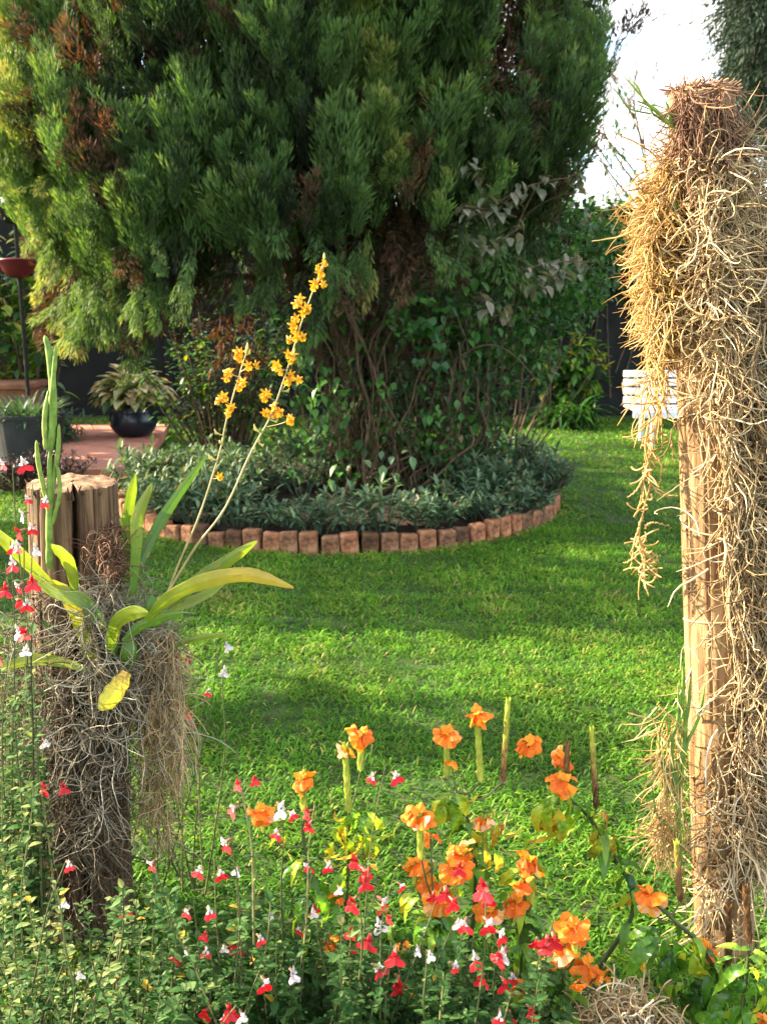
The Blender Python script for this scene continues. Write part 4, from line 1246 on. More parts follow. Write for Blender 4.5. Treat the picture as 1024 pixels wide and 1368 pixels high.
def tuft():
    inv = pt(888, 1110, 1.98)
    root = thing('jointed_epiphyte', 'green jointed stems with a straw coloured root tuft at the foot of the tall pole', 'epiphyte', inv)
    g = G()
    Y = 1.955
    for path, r in (([(906, 1090), (903, 1040), (912, 1000), (916, 960), (922, 930)], .0058), ([(905, 1075), (898, 1030), (893, 990), (908, 960), (912, 910), (911, 890)], .0050),
                    ([(905, 1080), (897, 1000), (905, 955), (905, 915)], .0038), ([(908, 1060), (915, 1000), (932, 960), (941, 915)], .0045), ([(912, 985), (918, 950), (922, 905)], .0040),
                    ([(900, 1060), (884, 1010), (878, 990)], .003), ([(893, 1060), (880, 1000), (886, 960), (905, 945)], .0025), ([(900, 1110), (878, 1090), (870, 1050)], .003), ([(907, 1210), (907, 1120), (905, 1080)], .0052)):
        m = 22
        u = np.linspace(0, 1, m)
        P = spline([pt(x, y, Y) for x, y in path], m)
        rr = r * (1 - .12 * np.cos(u * 14) ** 8) * np.interp(u, [0, .85, 1], [1, .8, .3])
        tubes(g, P, rr, 8, np.interp(u.mean(), [0, 1], [.3, .6]))
    g.build('stems', M['cactus'], root, smooth=True, inv=inv)
    g = G()
    Yf = lambda x, y, N: Y + .035 + rng.normal(0, .025, N)
    root_fill(g, [(878, 960), (912, 960), (914, 1040), (912, 1110), (900, 1140), (880, 1130), (878, 1090), (886, 1040)], 190, Yf, (-.1, -.1, -.85), .0015, seg=.009, K=11, curl=.16, tint=(.6, .22), spread=.35)
    root_fill(g, [(876, 1080), (900, 1080), (892, 1120), (878, 1120)], 60, Yf, (-.5, -.1, -.6), .0015, seg=.009, K=9, curl=.14, tint=(.65, .2), spread=.4)
    root_fill(g, [(875, 940), (905, 930), (895, 1080), (878, 1080)], 24, Yf, (-.1, -.1, -.6), .0016, seg=.010, K=11, curl=.22, tint=(.8, .12), spread=.6)
    for path in ([(838, 952), (858, 958), (872, 962), (880, 990), (876, 1020)], [(850, 1085), (872, 1076), (890, 1078)], [(830, 1125), (865, 1112), (890, 1085)]):
        tubes(g, spline([pt(x, y, Y) for x, y in path], 16), .0016, 5, .8)
    g.build('roots', M['root_gold'], root, smooth=True, inv=inv)
tuft()

def heap():
    c = gp(850, 1345); c[1] = 1.72; c[2] = 0
    c = np.array([pt(850, 1345, 1.62)[0], 1.62, 0])
    root = thing('root_heap', 'heap of dry curled straw coloured roots on the grass at the bottom right', 'dry roots', c)
    g = G()
    n = 1300
    a = rnd(0, 6.28, n); q = np.sqrt(rnd(0, 1, n))
    S = c + np.stack([.17 * q * np.cos(a), .20 * q * np.sin(a), .21 * (1 - q ** 1.6) * rnd(.1, 1, n) + .01], -1)
    d = nrm(rng.normal(0, 1, (n, 3)) * [1, 1, .6])
    tubes(g, strands(n, S, d, .009, 10, .35, .03), .0015, 5, np.clip(rng.normal(.6, .25, n), 0, 1))
    g.build('roots', M['root_tan'], root, smooth=True, inv=c)
heap()

def stump_roots():
    inv = pt(120, 950, 2.1)
    root = thing('hanging_roots', 'grey brown curly root tangle hanging round the short split stump', 'aerial roots', inv)
    g = G()
    def Ys(x, y, N):
        off = np.abs(x - (97.5 + (118 - 97.5) * (y - 646) / 594)) / F * SY
        return SY - np.sqrt(np.maximum(.105 ** 2 - off ** 2, 0)) - np.abs(rng.normal(.01, .02, N))
    root_fill(g, [(40, 800), (110, 770), (175, 790), (225, 830), (240, 960), (215, 1080), (175, 980), (150, 900), (120, 940), (165, 1130), (150, 1210), (40, 1220), (0, 1150), (0, 900)], 640, Ys, (0, -.1, -.45), .00135, seg=.012, K=13, curl=.36, tint=(.5, .25), spread=.9)
    root_fill(g, [(30, 760), (75, 780), (85, 900), (60, 1180), (0, 1180), (0, 900)], 420, lambda x, y, N: Ys(x, y, N) - .02, (-.1, -.2, -.5), .0012, seg=.011, K=13, curl=.34, tint=(.35, .22), spread=.8)
    root_fill(g, [(105, 790), (160, 780), (230, 830), (235, 900), (170, 960), (110, 900)], 760, lambda x, y, N: Ys(x, y, N) - .025, (.1, -.2, -.2), .0011, seg=.0095, K=14, curl=.42, grav=.03, tint=(.72, .18), spread=1)
    root_fill(g, [(60, 950), (170, 930), (165, 1100), (90, 1150), (40, 1120)], 320, lambda x, y, N: Ys(x, y, N) - .012, (.0, -.2, -.3), .0011, seg=.011, K=16, curl=.36, grav=.03, tint=(.7, .2), spread=1)
    root_fill(g, [(20, 930), (170, 930), (175, 1230), (10, 1230)], 620, Ys, (0, -.1, -.8), .0012, seg=.010, K=12, curl=.22, tint=(.25, .18), spread=.5)
    g.build('grey_roots', M['root_grey'], root, smooth=True, inv=inv)
    g = G()
    Yc = lambda x, y, N: SY - .02 + rng.normal(0, .05, N)
    root_fill(g, [(175, 840), (235, 840), (246, 920), (238, 1040), (228, 1120), (200, 1130), (190, 1060), (182, 960)], 1100, Yc, (.02, 0, -.8), .0009, seg=.0085, K=11, curl=.22, tint=(.45, .25), spread=.6, sides=4)
    n = 70
    S = pt(rnd(182, 232, n), rnd(840, 900, n), SY - .02 + rng.normal(0, .05, n))
    tubes(g, strands(n, S, np.array([0.02, 0, -1]), .0125, 26, .03, .12, .10), .0009, 4, rnd(.1, .9, n))
    root_fill(g, [(0, 900), (45, 900), (60, 1250), (0, 1300), (-40, 1200)], 420, lambda x, y, N: Ys(x, y, N) - .03, (-.1, -.1, -.7), .0011, seg=.012, K=12, curl=.28, tint=(.3, .2), spread=.8)
    g.build('fine_roots', M['root_tan'], root, smooth=True, inv=inv)
    g = G()
    root_fill(g, [(132, 712), (160, 700), (170, 720), (168, 760), (150, 780), (135, 750)], 230, lambda x, y, N: SY - .105 + rng.normal(0, .016, N), (0, 0, -.2), .0012, seg=.007, K=12, curl=.45, tint=(.35, .25), spread=1)
    g.build('brown_roots', M['root_brown'], root, smooth=True, inv=inv)
stump_roots()

# ================================================================== orchid on the stump
def strap_leaf(g, path, w, tint=.4, Y0=2.05, dY=None, n=44, face=0.0, fold=.18, wtip=.12, wbase=.45):
    """strap leaf swept along a path of photo pixels at real depth; folded along its midrib"""
    m = len(path)
    ys = np.linspace(Y0, Y0 + (dY or 0), m)
    P = spline([pt(x, y, yy) for (x, y), yy in zip(path, ys)], n)
    T = nrm(np.gradient(P, axis=0))
    view = nrm(P - np.array([0, 0, CAMZ]))
    S = nrm(np.cross(T, view)); N = np.cross(S, T)
    S2 = S * math.cos(face) + N * math.sin(face); N2 = np.cross(S2, T)
    u = np.linspace(0, 1, n)
    wd = w / 2 * np.interp(u, [0, .25, .6, .85, .96, 1], [wbase, .8, 1, .75, .35, wtip])
    C = 13
    cs = np.linspace(-1, 1, C)
    rib = .03 * np.cos(cs * 19)
    wavy = 1 + .05 * np.sin(u * 23 + rnd(0, 6))[:, None] * np.abs(cs)[None] ** 3
    V = P[:, None] + S2[:, None] * (wd[:, None] * cs * wavy)[..., None] + N2[:, None] * (wd[:, None] * (fold * np.abs(cs) + rib))[..., None]
    f = []
    for i in range(n - 1):
        for k in range(C - 1):
            b = i * C + k; f.append((b, b + 1, b + C + 1, b + C))
    t = np.asarray(tint, float)
    tt = np.full(len(f), tint) if t.ndim == 0 else np.repeat(np.interp(np.linspace(0, 1, n - 1), np.linspace(0, 1, len(t)), t), C - 1)
    tt = tt + np.tile(rng.normal(0, .035, C - 1), n - 1) + rng.normal(0, .02, len(f))
    for _ in range(5):
        q = rng.integers(0, len(f)); tt[q] = .97; tt[min(len(f) - 1, q + C - 1)] = .97
    tt = np.clip(tt, 0, 1)
    g.add(V.reshape(-1, 3), f, tt)

def oncidium(g, c, s, tilt, facing):
    """a ruffled yellow orchid flower: broad lip below, five narrow barred petals"""
    PT = leaf(1, .42, 4, .1, .9, .75)
    # lip: broad, two-lobed
    lip = []
    for a, r in ((-100, .25), (-70, .62), (-42, .92), (-18, 1.0), (0, .78), (18, 1.0), (42, .92), (70, .62), (100, .25)):
        lip.append((r * math.sin(R(a)) * .62, -r * math.cos(R(a)) * .75, .16 * math.cos(R(a * 5)) - .12 * r))
    lv = np.array([(0, 0, 0.05)] + lip); lf = np.array([[0, i, i + 1] for i in range(1, len(lip))])
    up = np.array([0, 0, 1.0]); nrmv = nrm(np.array(facing, float)); sd = nrm(np.cross(up, nrmv)); up = np.cross(nrmv, sd)
    ca, sa = math.cos(tilt), math.sin(tilt)
    x, y = sd * ca + up * sa, up * ca - sd * sa
    Mx = np.stack([x, y, nrmv], 1)
    g.add((lv * s * .60) @ Mx.T + c, lf, rnd(.55, .9))
    for a in (0, 62, -62, 128, -128):
        dd = x * math.sin(R(a)) + y * math.cos(R(a)) + nrmv * rnd(-.1, .35)
        inst(g, PT, frames(dd[None], nrmv), c[None] - nrmv * .002, s * (.50 if abs(a) < 100 else .42) * rnd(.85, 1.15), rnd(.18, .6))
    inst(g, PT, frames(np.stack([nrmv + x * .2, nrmv - x * .2, nrmv - y * .3]), y), np.stack([c] * 3), s * .22, .05)

def orchid():
    inv = pt(180, 850, 2.06)
    root = thing('orchid', 'orchid with long strap leaves and two tall sprays of yellow flowers on the stump', 'orchid', inv)
    L = [  # path, width, tint(s), depth, depth change
        ([(178, 790), (173, 730), (173, 680), (181, 634)], .027, [.3, .45, .5], 2.07, -.02),
        ([(177, 795), (182, 730), (184, 690), (203, 646)], .029, [.3, .55, .6], 2.03, .02),
        ([(172, 795), (190, 745), (222, 685), (276, 608)], .025, [.1, .2, .3], 2.04, .12),
        ([(205, 835), (240, 795), (290, 760), (343, 723)], .036, [.4, .5, .55], 2.08, .12),
        ([(200, 845), (225, 815), (262, 800), (300, 780)], .026, [.5, .6, .6], 2.10, .1),
        ([(196, 830), (225, 800), (270, 778), (330, 768), (392, 785)], .034, [.45, .68, .85, .9], 1.98, -.06),
        ([(148, 868), (155, 835), (175, 820), (198, 818)], .034, [.45, .6, .6], 1.97, -.05),
        ([(165, 858), (185, 838), (215, 825), (246, 818)], .026, [.2, .35, .4], 2.0, .02),
        ([(100, 800), (98, 770), (88, 745), (68, 727)], .026, [.45, .55, .6], 2.0, -.05),
        ([(140, 838), (115, 805), (80, 790), (52, 780)], .036, [.25, .5, .55], 2.0, -.03),
        ([(118, 880), (105, 830), (92, 800), (70, 775)], .034, [.55, .75, .7], 2.02, -.04),
        ([(75, 790), (50, 765), (20, 735), (-30, 690)], .030, [.5, .6, .6], 2.06, -.05),
        ([(170, 898), (160, 915), (148, 932), (132, 948)], .046, [.98, .85, .75, .8], 1.96, -.05),
        ([(118, 895), (80, 884), (40, 882), (-10, 896)], .026, [.5, .62, .6], 2.02, -.04),
        ([(220, 872), (245, 858), (275, 851), (304, 847)], .016, [.45, .55], 2.1, .05),
        ([(135, 900), (122, 870), (112, 840), (108, 815)], .036, [.95, .7, .6], 2.03, 0),
    ]
    for path, w, ti, Y, dY in L:
        g = G(); strap_leaf(g, path, w, np.array(ti), Y, dY, face=rnd(-.35, .35))
        g.build('leaf', M['strap'], root, smooth=True, inv=inv)
    # swollen bulbs at the leaf bases
    for (x, y, r, h) in ((172, 870, .020, .075), (203, 812, .016, .06), (150, 860, .017, .06)):
        g = G(); P = np.stack([pt(x, y, 2.04) + [0, 0, h * (t - .5)] for t in np.linspace(0, 1, 9)])
        tubes(g, P, r * np.sin(np.linspace(.35, 2.95, 9)), 12, .35)
        g.build('bulb', M['strap'], root, smooth=True, inv=inv)
    sp = [([(222, 798), (240, 750), (266, 690), (292, 610), (303, 560), (320, 500), (328, 475)],
           [(318, 470, 1), (332, 488, 1), (305, 497, 1), (322, 511, 1), (298, 530, 1), (308, 546, 1), (293, 637, .8)],
           [(331, 462), (329, 470), (287, 578), (294, 592), (272, 609), (284, 614), (333, 472)]),
          ([(222, 795), (262, 730), (300, 680), (335, 605), (362, 555), (385, 490), (403, 430), (425, 370), (433, 348)],
           [(421, 378, 1), (428, 364, .95), (434, 351, .7), (400, 399, 1), (409, 413, 1), (391, 434, 1), (397, 450, 1.05), (390, 474, 1), (369, 489, 1), (386, 508, 1.1), (354, 526, 1.1), (361, 553, 1.05), (374, 550, 1.1), (389, 561, 1)],
           [(341, 573), (346, 590), (352, 597), (340, 600), (398, 524), (390, 571), (433, 344)])]
    for path, fl, buds in sp:
        g = G(); m = 40
        P = spline([pt(x, y, 2.06 + .0001 * (800 - y)) for x, y in path], m)
        kn = 1 + .25 * (np.abs((np.linspace(0, 1, m) * 9) % 1 - .5) > .42)
        tubes(g, P, np.linspace(.0026, .0012, m) * kn, 7, np.mean([.5]))
        s = g.build('flower_stalk', M['stalk'], root, smooth=True, inv=inv)
        for x, y, sz in fl:
            i = np.argmin(np.abs(np.array([p[2] for p in P]) - pt(x, y + 8, 2.08)[2]))
            c = pt(x, y, 2.06 + .0001 * (800 - y) + rnd(-.025, .005))
            gb = G(); tubes(gb, spline([P[i], (P[i] + c) / 2 + [0, 0, -.002], c], 5), .0011, 5, .5)
            gb.build('pedicel', M['stalk'], s, smooth=True, inv=inv)
            gf = G()
            for q in range(3 if sz >= 1 else 2):
                oncidium(gf, c + (rng.normal(0, .007, 3) if q else 0), .030 * sz * (.8 if q else 1), rnd(-.6, .6), (rnd(-.8, .8), -1, rnd(-.3, .5)))
            o = gf.build('flower', M['yellow'], s, inv=inv)
        for x, y in buds:
            c = pt(x, y, 2.06 + .0001 * (800 - y)); i = np.argmin(np.linalg.norm(P - c, axis=1))
            gq = G(); d = c - P[i]; d = d * min(1, .016 / max(1e-6, np.linalg.norm(d))); c = P[i] + d
            tubes(gq, np.stack([P[i], P[i] + d * .5, c, c + d * .25 + [0, 0, .008]]), [.001, .0015, .0034, .0008], 7, 1.0)
            gq.build('bud', M['stalk'], s, smooth=True, inv=inv)

orchid()

def cactus():
    inv = pt(68, 690, 2.03)
    root = thing('jointed_epiphyte', 'upright pale green jointed stems growing up the left stump', 'epiphyte', inv)
    Y = 2.035
    for path, r, ph in (([(66, 760), (66, 700), (67, 660), (67, 600)], .0075, 0), ([(67, 602), (71, 560), (70, 510), (66, 470), (60, 448)], .0085, 1), ([(68, 540), (72, 500), (75, 460)], .0052, 2), ([(62, 600), (60, 560), (66, 520)], .006, 3),
                        ([(66, 690), (72, 640), (78, 600), (79, 566)], .0055, 4), ([(66, 685), (57, 645), (51, 615), (49, 588)], .0055, 5), ([(70, 700), (80, 660), (78, 630), (74, 622)], .0048, 6)):
        g = G(); m = 24; u = np.linspace(0, 1, m)
        P = spline([pt(x, y, Y + .004 * math.sin(ph * 2.1)) for x, y in path], m)
        tubes(g, P, r * (1 - .18 * np.exp(-((u * 3 % 1 - .5) / .07) ** 2)) * np.interp(u, [0, .06, .8, .96, 1], [.75, 1, .9, .55, .12]), 10, rnd(.35, .75))
        g.build('stem', M['cactus'], root, smooth=True, inv=inv)
cactus()

# ================================================================== salvia
SL = leaf(1, .58, 4, .10, .5, .75)
def salvia_flower(red=True, white=True, s=.026):
    """two-lipped flower: hooded white upper lip, broad two-lobed red lower lip, dark calyx; hangs outward along -Y"""
    g = G()
    # calyx + tube
    P = np.stack([(0, 0, 0), (0, -.18, .06), (0, -.42, .05), (0, -.6, -.02)], 0) * s
    tubes(g, P, np.array([.05, .10, .10, .11]) * s, 6, .5, 2)
    P = np.stack([(0, -.5, 0.0), (0, -.62, .10), (0, -.78, .30), (0, -.80, .52)], 0) * s
    tubes(g, P, np.array([.10, .13, .11, .03]) * s, 6, .5, 1 if white else 0)
    lip = []
    A = [-150, -115, -80, -50, -25, 0, 25, 50, 80, 115, 150]; Rr = [.20, .48, .66, .72, .66, .52, .66, .72, .66, .48, .20]
    for a, r in zip(A, Rr):
        r *= .86; lip.append((r * math.sin(R(a)), -.62 - .10 * math.cos(R(a)) - .12 * r, -.12 - r * .9 * (.55 + .45 * math.cos(R(a))) + .05 * math.cos(R(a * 4))))
    v = np.array([(0, -.64, -.10)] + lip) * s
    f = np.array([[0, i, i + 1] for i in range(1, len(lip))])
    g.add(v, f, .6, 0 if red else 1)
    for sx in (-1, 1):  # lateral lobes, white at the throat
        q = np.array([(0, -.6, .05), (sx * .25, -.66, .10), (sx * .34, -.70, -.08), (sx * .10, -.68, -.16)]) * s
        g.add(q, [[0, 1, 2, 3]], .5, 1 if white else 0)
    return g
FK = {}
for key, rd, wh in (('rw', True, True), ('r', True, False), ('w', False, True)):
    FK[key] = []
    for v in range(6):
        g = salvia_flower(rd, wh)
        sx, sz = rnd(.75, 1.1), rnd(.8, 1.25)
        for q in g.v:
            q *= [sx, rnd(.9, 1.1), sz]; q += .0011 * np.stack([wob(q, 160, v), wob(q, 140, v + 9), wob(q, 150, v + 5)], -1)
        for q in g.t: q += rng.normal(0, .2, len(q))
        o = g.build('flower', [M['petal_red'], M['petal_white'], M['calyx']])
        FK[key].append(o.data); bpy.data.objects.remove(o)

def top_edge(px):
    return np.interp(px, [-60, 0, 60, 120, 200, 280, 340, 400, 480, 560, 640, 720, 800], [1060, 1085, 1150, 1170, 1160, 1200, 1190, 1180, 1200, 1235, 1260, 1280, 1320])

def salvia(label, px, Y, flowers, nstem, xspread=64, ymin=None, tint=(.55, .24), leafsize=.031, nl=15, ybot=1420, yspread=.10, thin=1.0):
    b = np.array([pt(px, 1300, Y)[0], Y, 0])
    root = thing('salvia', label, 'flowering plant', b, 'salvias with red and white flowers')
    gs, gl = G(), G()
    K = 14; t = np.linspace(0, 1, K)
    tips, low = [], []
    for k in range(nstem):
        x = px + rng.normal(0, xspread * .6)
        y0 = top_edge(x) if ymin is None else ymin
        y = y0 + (ybot - y0) * rnd(0, 1) ** .72
        tips.append(pt(x, y, Y + rng.normal(0, yspread))); low.append(1)
    fpts = []
    for f in flowers:
        x, y, kind = f[:3]
        Yf = Y - .09 + rng.normal(0, yspread * .5)
        c = pt(x, y, Yf)
        fpts.append((c, kind, f[3] if len(f) > 3 else 1.0))
        if not any(np.linalg.norm((c - q[0]) * [1, .3, 1]) < .05 for q in fpts[:-1]):
            tips.append(c + [rnd(-.004, .004), .012, rnd(.004, .03)]); low.append(0)
    tips = np.array(tips); low = np.array(low, bool); N = len(tips)
    base = np.stack([b[0] + (tips[:, 0] - b[0]) * .35 + rng.normal(0, .05, N), b[1] + (tips[:, 1] - b[1]) * .5 + rng.normal(0, .05, N), np.zeros(N)], -1)
    mid = base * .45 + tips * .55 + rng.normal(0, .025, (N, 3))
    P = base[:, None] * ((1 - t) ** 2)[None, :, None] + 2 * mid[:, None] * (t * (1 - t))[None, :, None] + tips[:, None] * (t * t)[None, :, None]
    P += .006 * np.sin(t * 9 + rnd(0, 6, (N, 1)))[..., None] * [1, .6, 0] * t[None, :, None]
    tubes(gs, P, rnd(.0013, .0022, (N, 1)) * np.linspace(1.5, .55, K)[None], 5, np.clip(rng.normal(.5, .25, N), 0, 1))
    gs.build('stems', M['sstem'], root, smooth=True, inv=b)
    # opposite leaf pairs
    for grp, n_, t0, t1, sz in ((low, nl, .22, 1.0, 1.0), (~low, int(nl * .7), .2, .80, .8)):
        Q = P[grp]
        if not len(Q): continue
        m = len(Q)
        u = np.linspace(t0, t1, n_)[None] + rng.normal(0, .012, (m, n_)); u = np.clip(u, 0, 1)
        i = np.minimum((u * (K - 1)).astype(int), K - 2); fr = u * (K - 1) - i
        L = Q[np.arange(m)[:, None], i] * (1 - fr)[..., None] + Q[np.arange(m)[:, None], i + 1] * fr[..., None]
        az = (np.arange(n_) * 1.57)[None] + rnd(0, 6.28, (m, 1))
        for s in (0, math.pi, 1.6, 4.7):
            a = (az + s + rng.normal(0, .3, (m, n_))).ravel(); el = rng.normal(.35, .3, m * n_)
            d = np.stack([np.cos(a) * np.cos(el), np.sin(a) * np.cos(el), np.sin(el)], -1)
            LL = L.reshape(-1, 3)
            size = leafsize * sz * rnd(.55, 1.3, len(LL)) * (1.05 - .35 * u.ravel()) * (1 if s in (0, math.pi) else .6)
            ti = np.clip(rng.normal(tint[0], tint[1], len(LL)) + .15 * (u.ravel() - .6), 0, .94)
            ti[rnd(0, 1, len(LL)) < .012] = 1
            ok = rnd(0, 1, len(LL)) < .85 * thin
            inst(gl, SL, frames(d[ok]), LL[ok] + d[ok] * .003, size[ok], ti[ok])
    # tiny calyces on flowering tips
    gl.build('foliage', M['salvia'], root, inv=b)
    for c, kind, s in fpts:
        ks = {'2rw': ('rw', 'rw'), '2r': ('r', 'r')}.get(kind, (kind,))
        for j, kk in enumerate(ks):
            o = bpy.data.objects.new('flower', FK[kk][rng.integers(0, 6)]); col.objects.link(o); o.parent = root
            off = np.array([(.013 if j else -.013) if len(ks) > 1 else 0, .016, .004])
            o.location = tuple(c + off - b)
            az = rnd(-.95, .95) if len(ks) == 1 else (.45 if j else -.45)
            o.rotation_euler = (rnd(-.2, .3), rnd(-.25, .25), az)
            q = s * rnd(.84, 1.1); o.scale = (q, q, q)
    return root

FL = [(17, 622, '2rw'), (38, 667, 'rw'), (52, 672, 'rw'), (35, 690, 'w'), (33, 712, 'r', 1.1), (44, 706, 'rw'), (12, 735, 'rw'), (28, 733, 'rw'), (47, 735, 'w', .9), (20, 757, 'rw'), (37, 782, 'r', 1.15), (30, 785, 'rw'), (8, 790, 'r'), (18, 806, 'r', .8),
      (33, 808, 'rw'), (30, 845, 'w'), (38, 846, 'r', 1.2), (26, 848, 'r'), (28, 872, 'w', 1.1), (4, 886, 'r', .8), (72, 1056, '2r'), (53, 993, 'w', .9)]
FL2 = [(85, 1160, 'rw'), (83, 1207, 'w'), (155, 1220, 'rw', 1.15), (105, 1305, 'w', .8)]
FL3 = [(208, 1158, 'rw'), (264, 1222, '2rw'), (273, 1274, 'rw'), (238, 1278, 'rw'), (255, 1277, 'w', .7), (275, 1255, 'r', .8), (290, 1352, '2r', 1.2), (318, 1360, 'w'), (300, 1364, 'w', .9)]
FL4 = [(280, 1168, '2rw'), (316, 1260, 'r', 1.25), (341, 1258, 'rw', 1.1), (347, 1314, 'rw', 1.25), (385, 1305, 'w', 1.1), (310, 1130, 'rw', 1.1), (323, 1053, 'r', .8), (337, 1047, 'r', .7), (321, 1086, 'rw'), (318, 1167, 'w', .7), (299, 1270, 'w', .6)]
FL5 = [(375, 1116, 'rw'), (368, 1080, 'w', 1.2), (382, 1092, 'rw'), (418, 1092, 'r', .9), (418, 1104, 'r'), (424, 1157, '2rw'), (405, 1245, 'rw'), (416, 1222, 'w', .8), (364, 1230, 'w', .7), (363, 1228, 'w', .6)]
FL6 = [(513, 1040, '2rw'), (480, 1150, 'r', 1.2), (479, 1165, 'r', 1.3), (484, 1180, 'r'), (478, 1207, 'r', 1.1), (503, 1207, 'rw', 1.1), (475, 1245, 'r', 1.2), (496, 1256, 'r', 1.6), (491, 1264, 'r', 1.3), (495, 1298, 'rw', 1.3), (489, 1313, 'r'), (509, 1330, 'r', .9), (504, 1238, 'w'), (450, 1193, 'w', .8), (417, 1216, 'r', .7)]
FL7 = [(530, 1277, 'r', 1.2), (532, 1312, 'r', 1.2), (525, 1322, 'r'), (529, 1188, 'rw', .8), (595, 1193, 'r', 1.3), (580, 1200, 'r'), (600, 1208, 'r', 1.1), (570, 1280, 'w', .9), (615, 1238, 'w', .9), (600, 1296, 'rw'), (562, 1276, 'w', .8), (526, 1232, 'r', .7), (612, 1162, 'r', 1.2)]
FL8 = [(636, 1235, '2rw', 1.1), (661, 1253, 'rw', 1.1), (654, 1190, 'r', 1.5), (651, 1200, 'r', 1.2), (636, 1284, 'rw', 1.1), (681, 1280, 'r', 1.4), (678, 1274, 'w', 1.1), (658, 1311, '2r', 1.2), (699, 1308, '2rw', 1.2), (703, 1352, 'r', 1.3), (683, 1360, 'r', 1.2), (668, 1360, 'rw', 1.1)]
FL9 = [(739, 1253, 'r', 1.6), (732, 1258, 'r', 1.3), (733, 1271, 'r', 1.1), (719, 1261, 'r', .9)]
FL10 = [(298, 866, 'w'), (299, 899, 'w', .9), (274, 928, 'rw', .9), (257, 955, 'r'), (259, 966, 'rw'), (239, 876, 'r', 1.0), (258, 880, 'r', 1.1), (217, 1080, 'r', .7)]
salvia('tall red and white flowered salvia at the left edge in front of the stump', 18, 1.90, FL, 40, 60, 760, (.56, .25), .029, 22, 1180, .07, 1.1)
salvia('thin arching salvia with a few white flowers behind the right side of the stump', 235, 2.3, FL10, 5, 25, 980, (.6, .2), .020, 12, 1150, .04, .6)
salvia('leafy low salvia at the bottom left corner below the stump', 40, 1.68, FL2[:2], 46, 70, None, (.62, .3), .025)
salvia('leafy salvia just below the foot of the stump', 140, 1.66, FL2[2:], 42, 62, None, (.58, .28), .026)
salvia('low red flowered salvia right of the stump foot near the bottom edge', 235, 1.62, FL3, 54, 48, None, (.48, .18))
salvia('salvia on thin dark stems below the orange crossandra farthest to the left', 318, 1.66, FL4, 50, 45, None, (.45, .18))
salvia('salvia with small white flowers among yellowing crossandra leaves', 395, 1.72, FL5, 46, 42, None, (.42, .18))
salvia('salvia carrying the tall dense cluster of crimson flowers', 480, 1.68, FL6, 52, 45, None, (.42, .18))
salvia('dark leaved salvia below the thick group of orange flower heads', 562, 1.62, FL7, 54, 45, None, (.38, .18))
salvia('red flowered salvia at the bottom middle right of the dark leaved one', 640, 1.62, FL8, 50, 48, None, (.40, .18))
salvia('short salvia with crimson flowers touching the lowest orange heads', 722, 1.64, FL9, 26, 34, 1270, (.45, .2))

# ================================================================== crossandra
def fan_petal(s=1.0):
    """one fan-shaped flower, five rounded lobes spreading to one side"""
    A = np.linspace(-78, 78, 21)
    r = .80 + .20 * np.abs(np.sin(np.radians(A) * 2.9 + math.pi / 2))
    v = [(0, 0, 0)]; mid = []; out = []
    for a, q in zip(A, r):
        mid.append((.5 * math.sin(R(a)), .5 * math.cos(R(a)), .05 * math.cos(R(a * 5))))
        out.append((q * math.sin(R(a)), q * math.cos(R(a)), -.22 * q + .07 * math.cos(R(a * 6.3))))
    v += mid + out
    n = len(A)
    f3 = [[0, i, i + 1] for i in range(1, n)]
    f4 = [[i, i + n, i + n + 1, i + 1] for i in range(1, n)]
    return np.array(v) * s, np.array([[a, b, c, c] for a, b, c in f3][:0] + f4), np.array(f3)
FPV, FP4, FP3 = fan_petal()

def flower_head(kind):
    """orange head: a ring of fan flowers round the spike tip, upper ones half open"""
    g = G()
    n = {'full': 6, 'half': 4, 'pale': 4, 'small': 2}[kind]
    a0 = rnd(0, 6.28)
    for k in range(n):
        a = a0 + k * 2 * math.pi / n + rnd(-.5, .5); el = rnd(-1.0, .15)
        d = np.array([math.cos(a) * math.cos(el), math.sin(a) * math.cos(el), math.sin(el)])
        Mx = frames(d[None], np.array([0, 0, 1.0]), np.array([rnd(-.8, .8)]))[0]
        V = (FPV * [rnd(.8, 1.1), rnd(.9, 1.1), rnd(.4, 1.8)] * rnd(.022, .034)) @ Mx.T + np.array([0, 0, .002 * k]) + d * .004
        ti = rnd(.2, .75) if kind != 'pale' else rnd(.8, 1)
        nb = g.n
        g.add(V, FP4, np.clip(ti + rng.normal(0, .08, len(FP4)) + .25 * (rnd(0, 1) < .3), 0, 1)); g.f.append(FP3 + nb); g.t.append(np.full(len(FP3), ti * .45)); g.m.append(np.zeros(len(FP3), np.int32))
    if kind in ('full', 'half'):
        for k in range(3):
            a = rnd(0, 6.28); d = np.array([math.cos(a) * .7, math.sin(a) * .7, .8])
            Mx = frames(d[None], np.array([0, 0, 1.0]))[0]
            V = (FPV * [.6, 1, 1] * rnd(.014, .02)) @ Mx.T + [0, 0, .008]
            nb = g.n
            g.add(V, FP4, .85); g.f.append(FP3 + nb); g.t.append(np.full(len(FP3), .85)); g.m.append(np.zeros(len(FP3), np.int32))
    return g

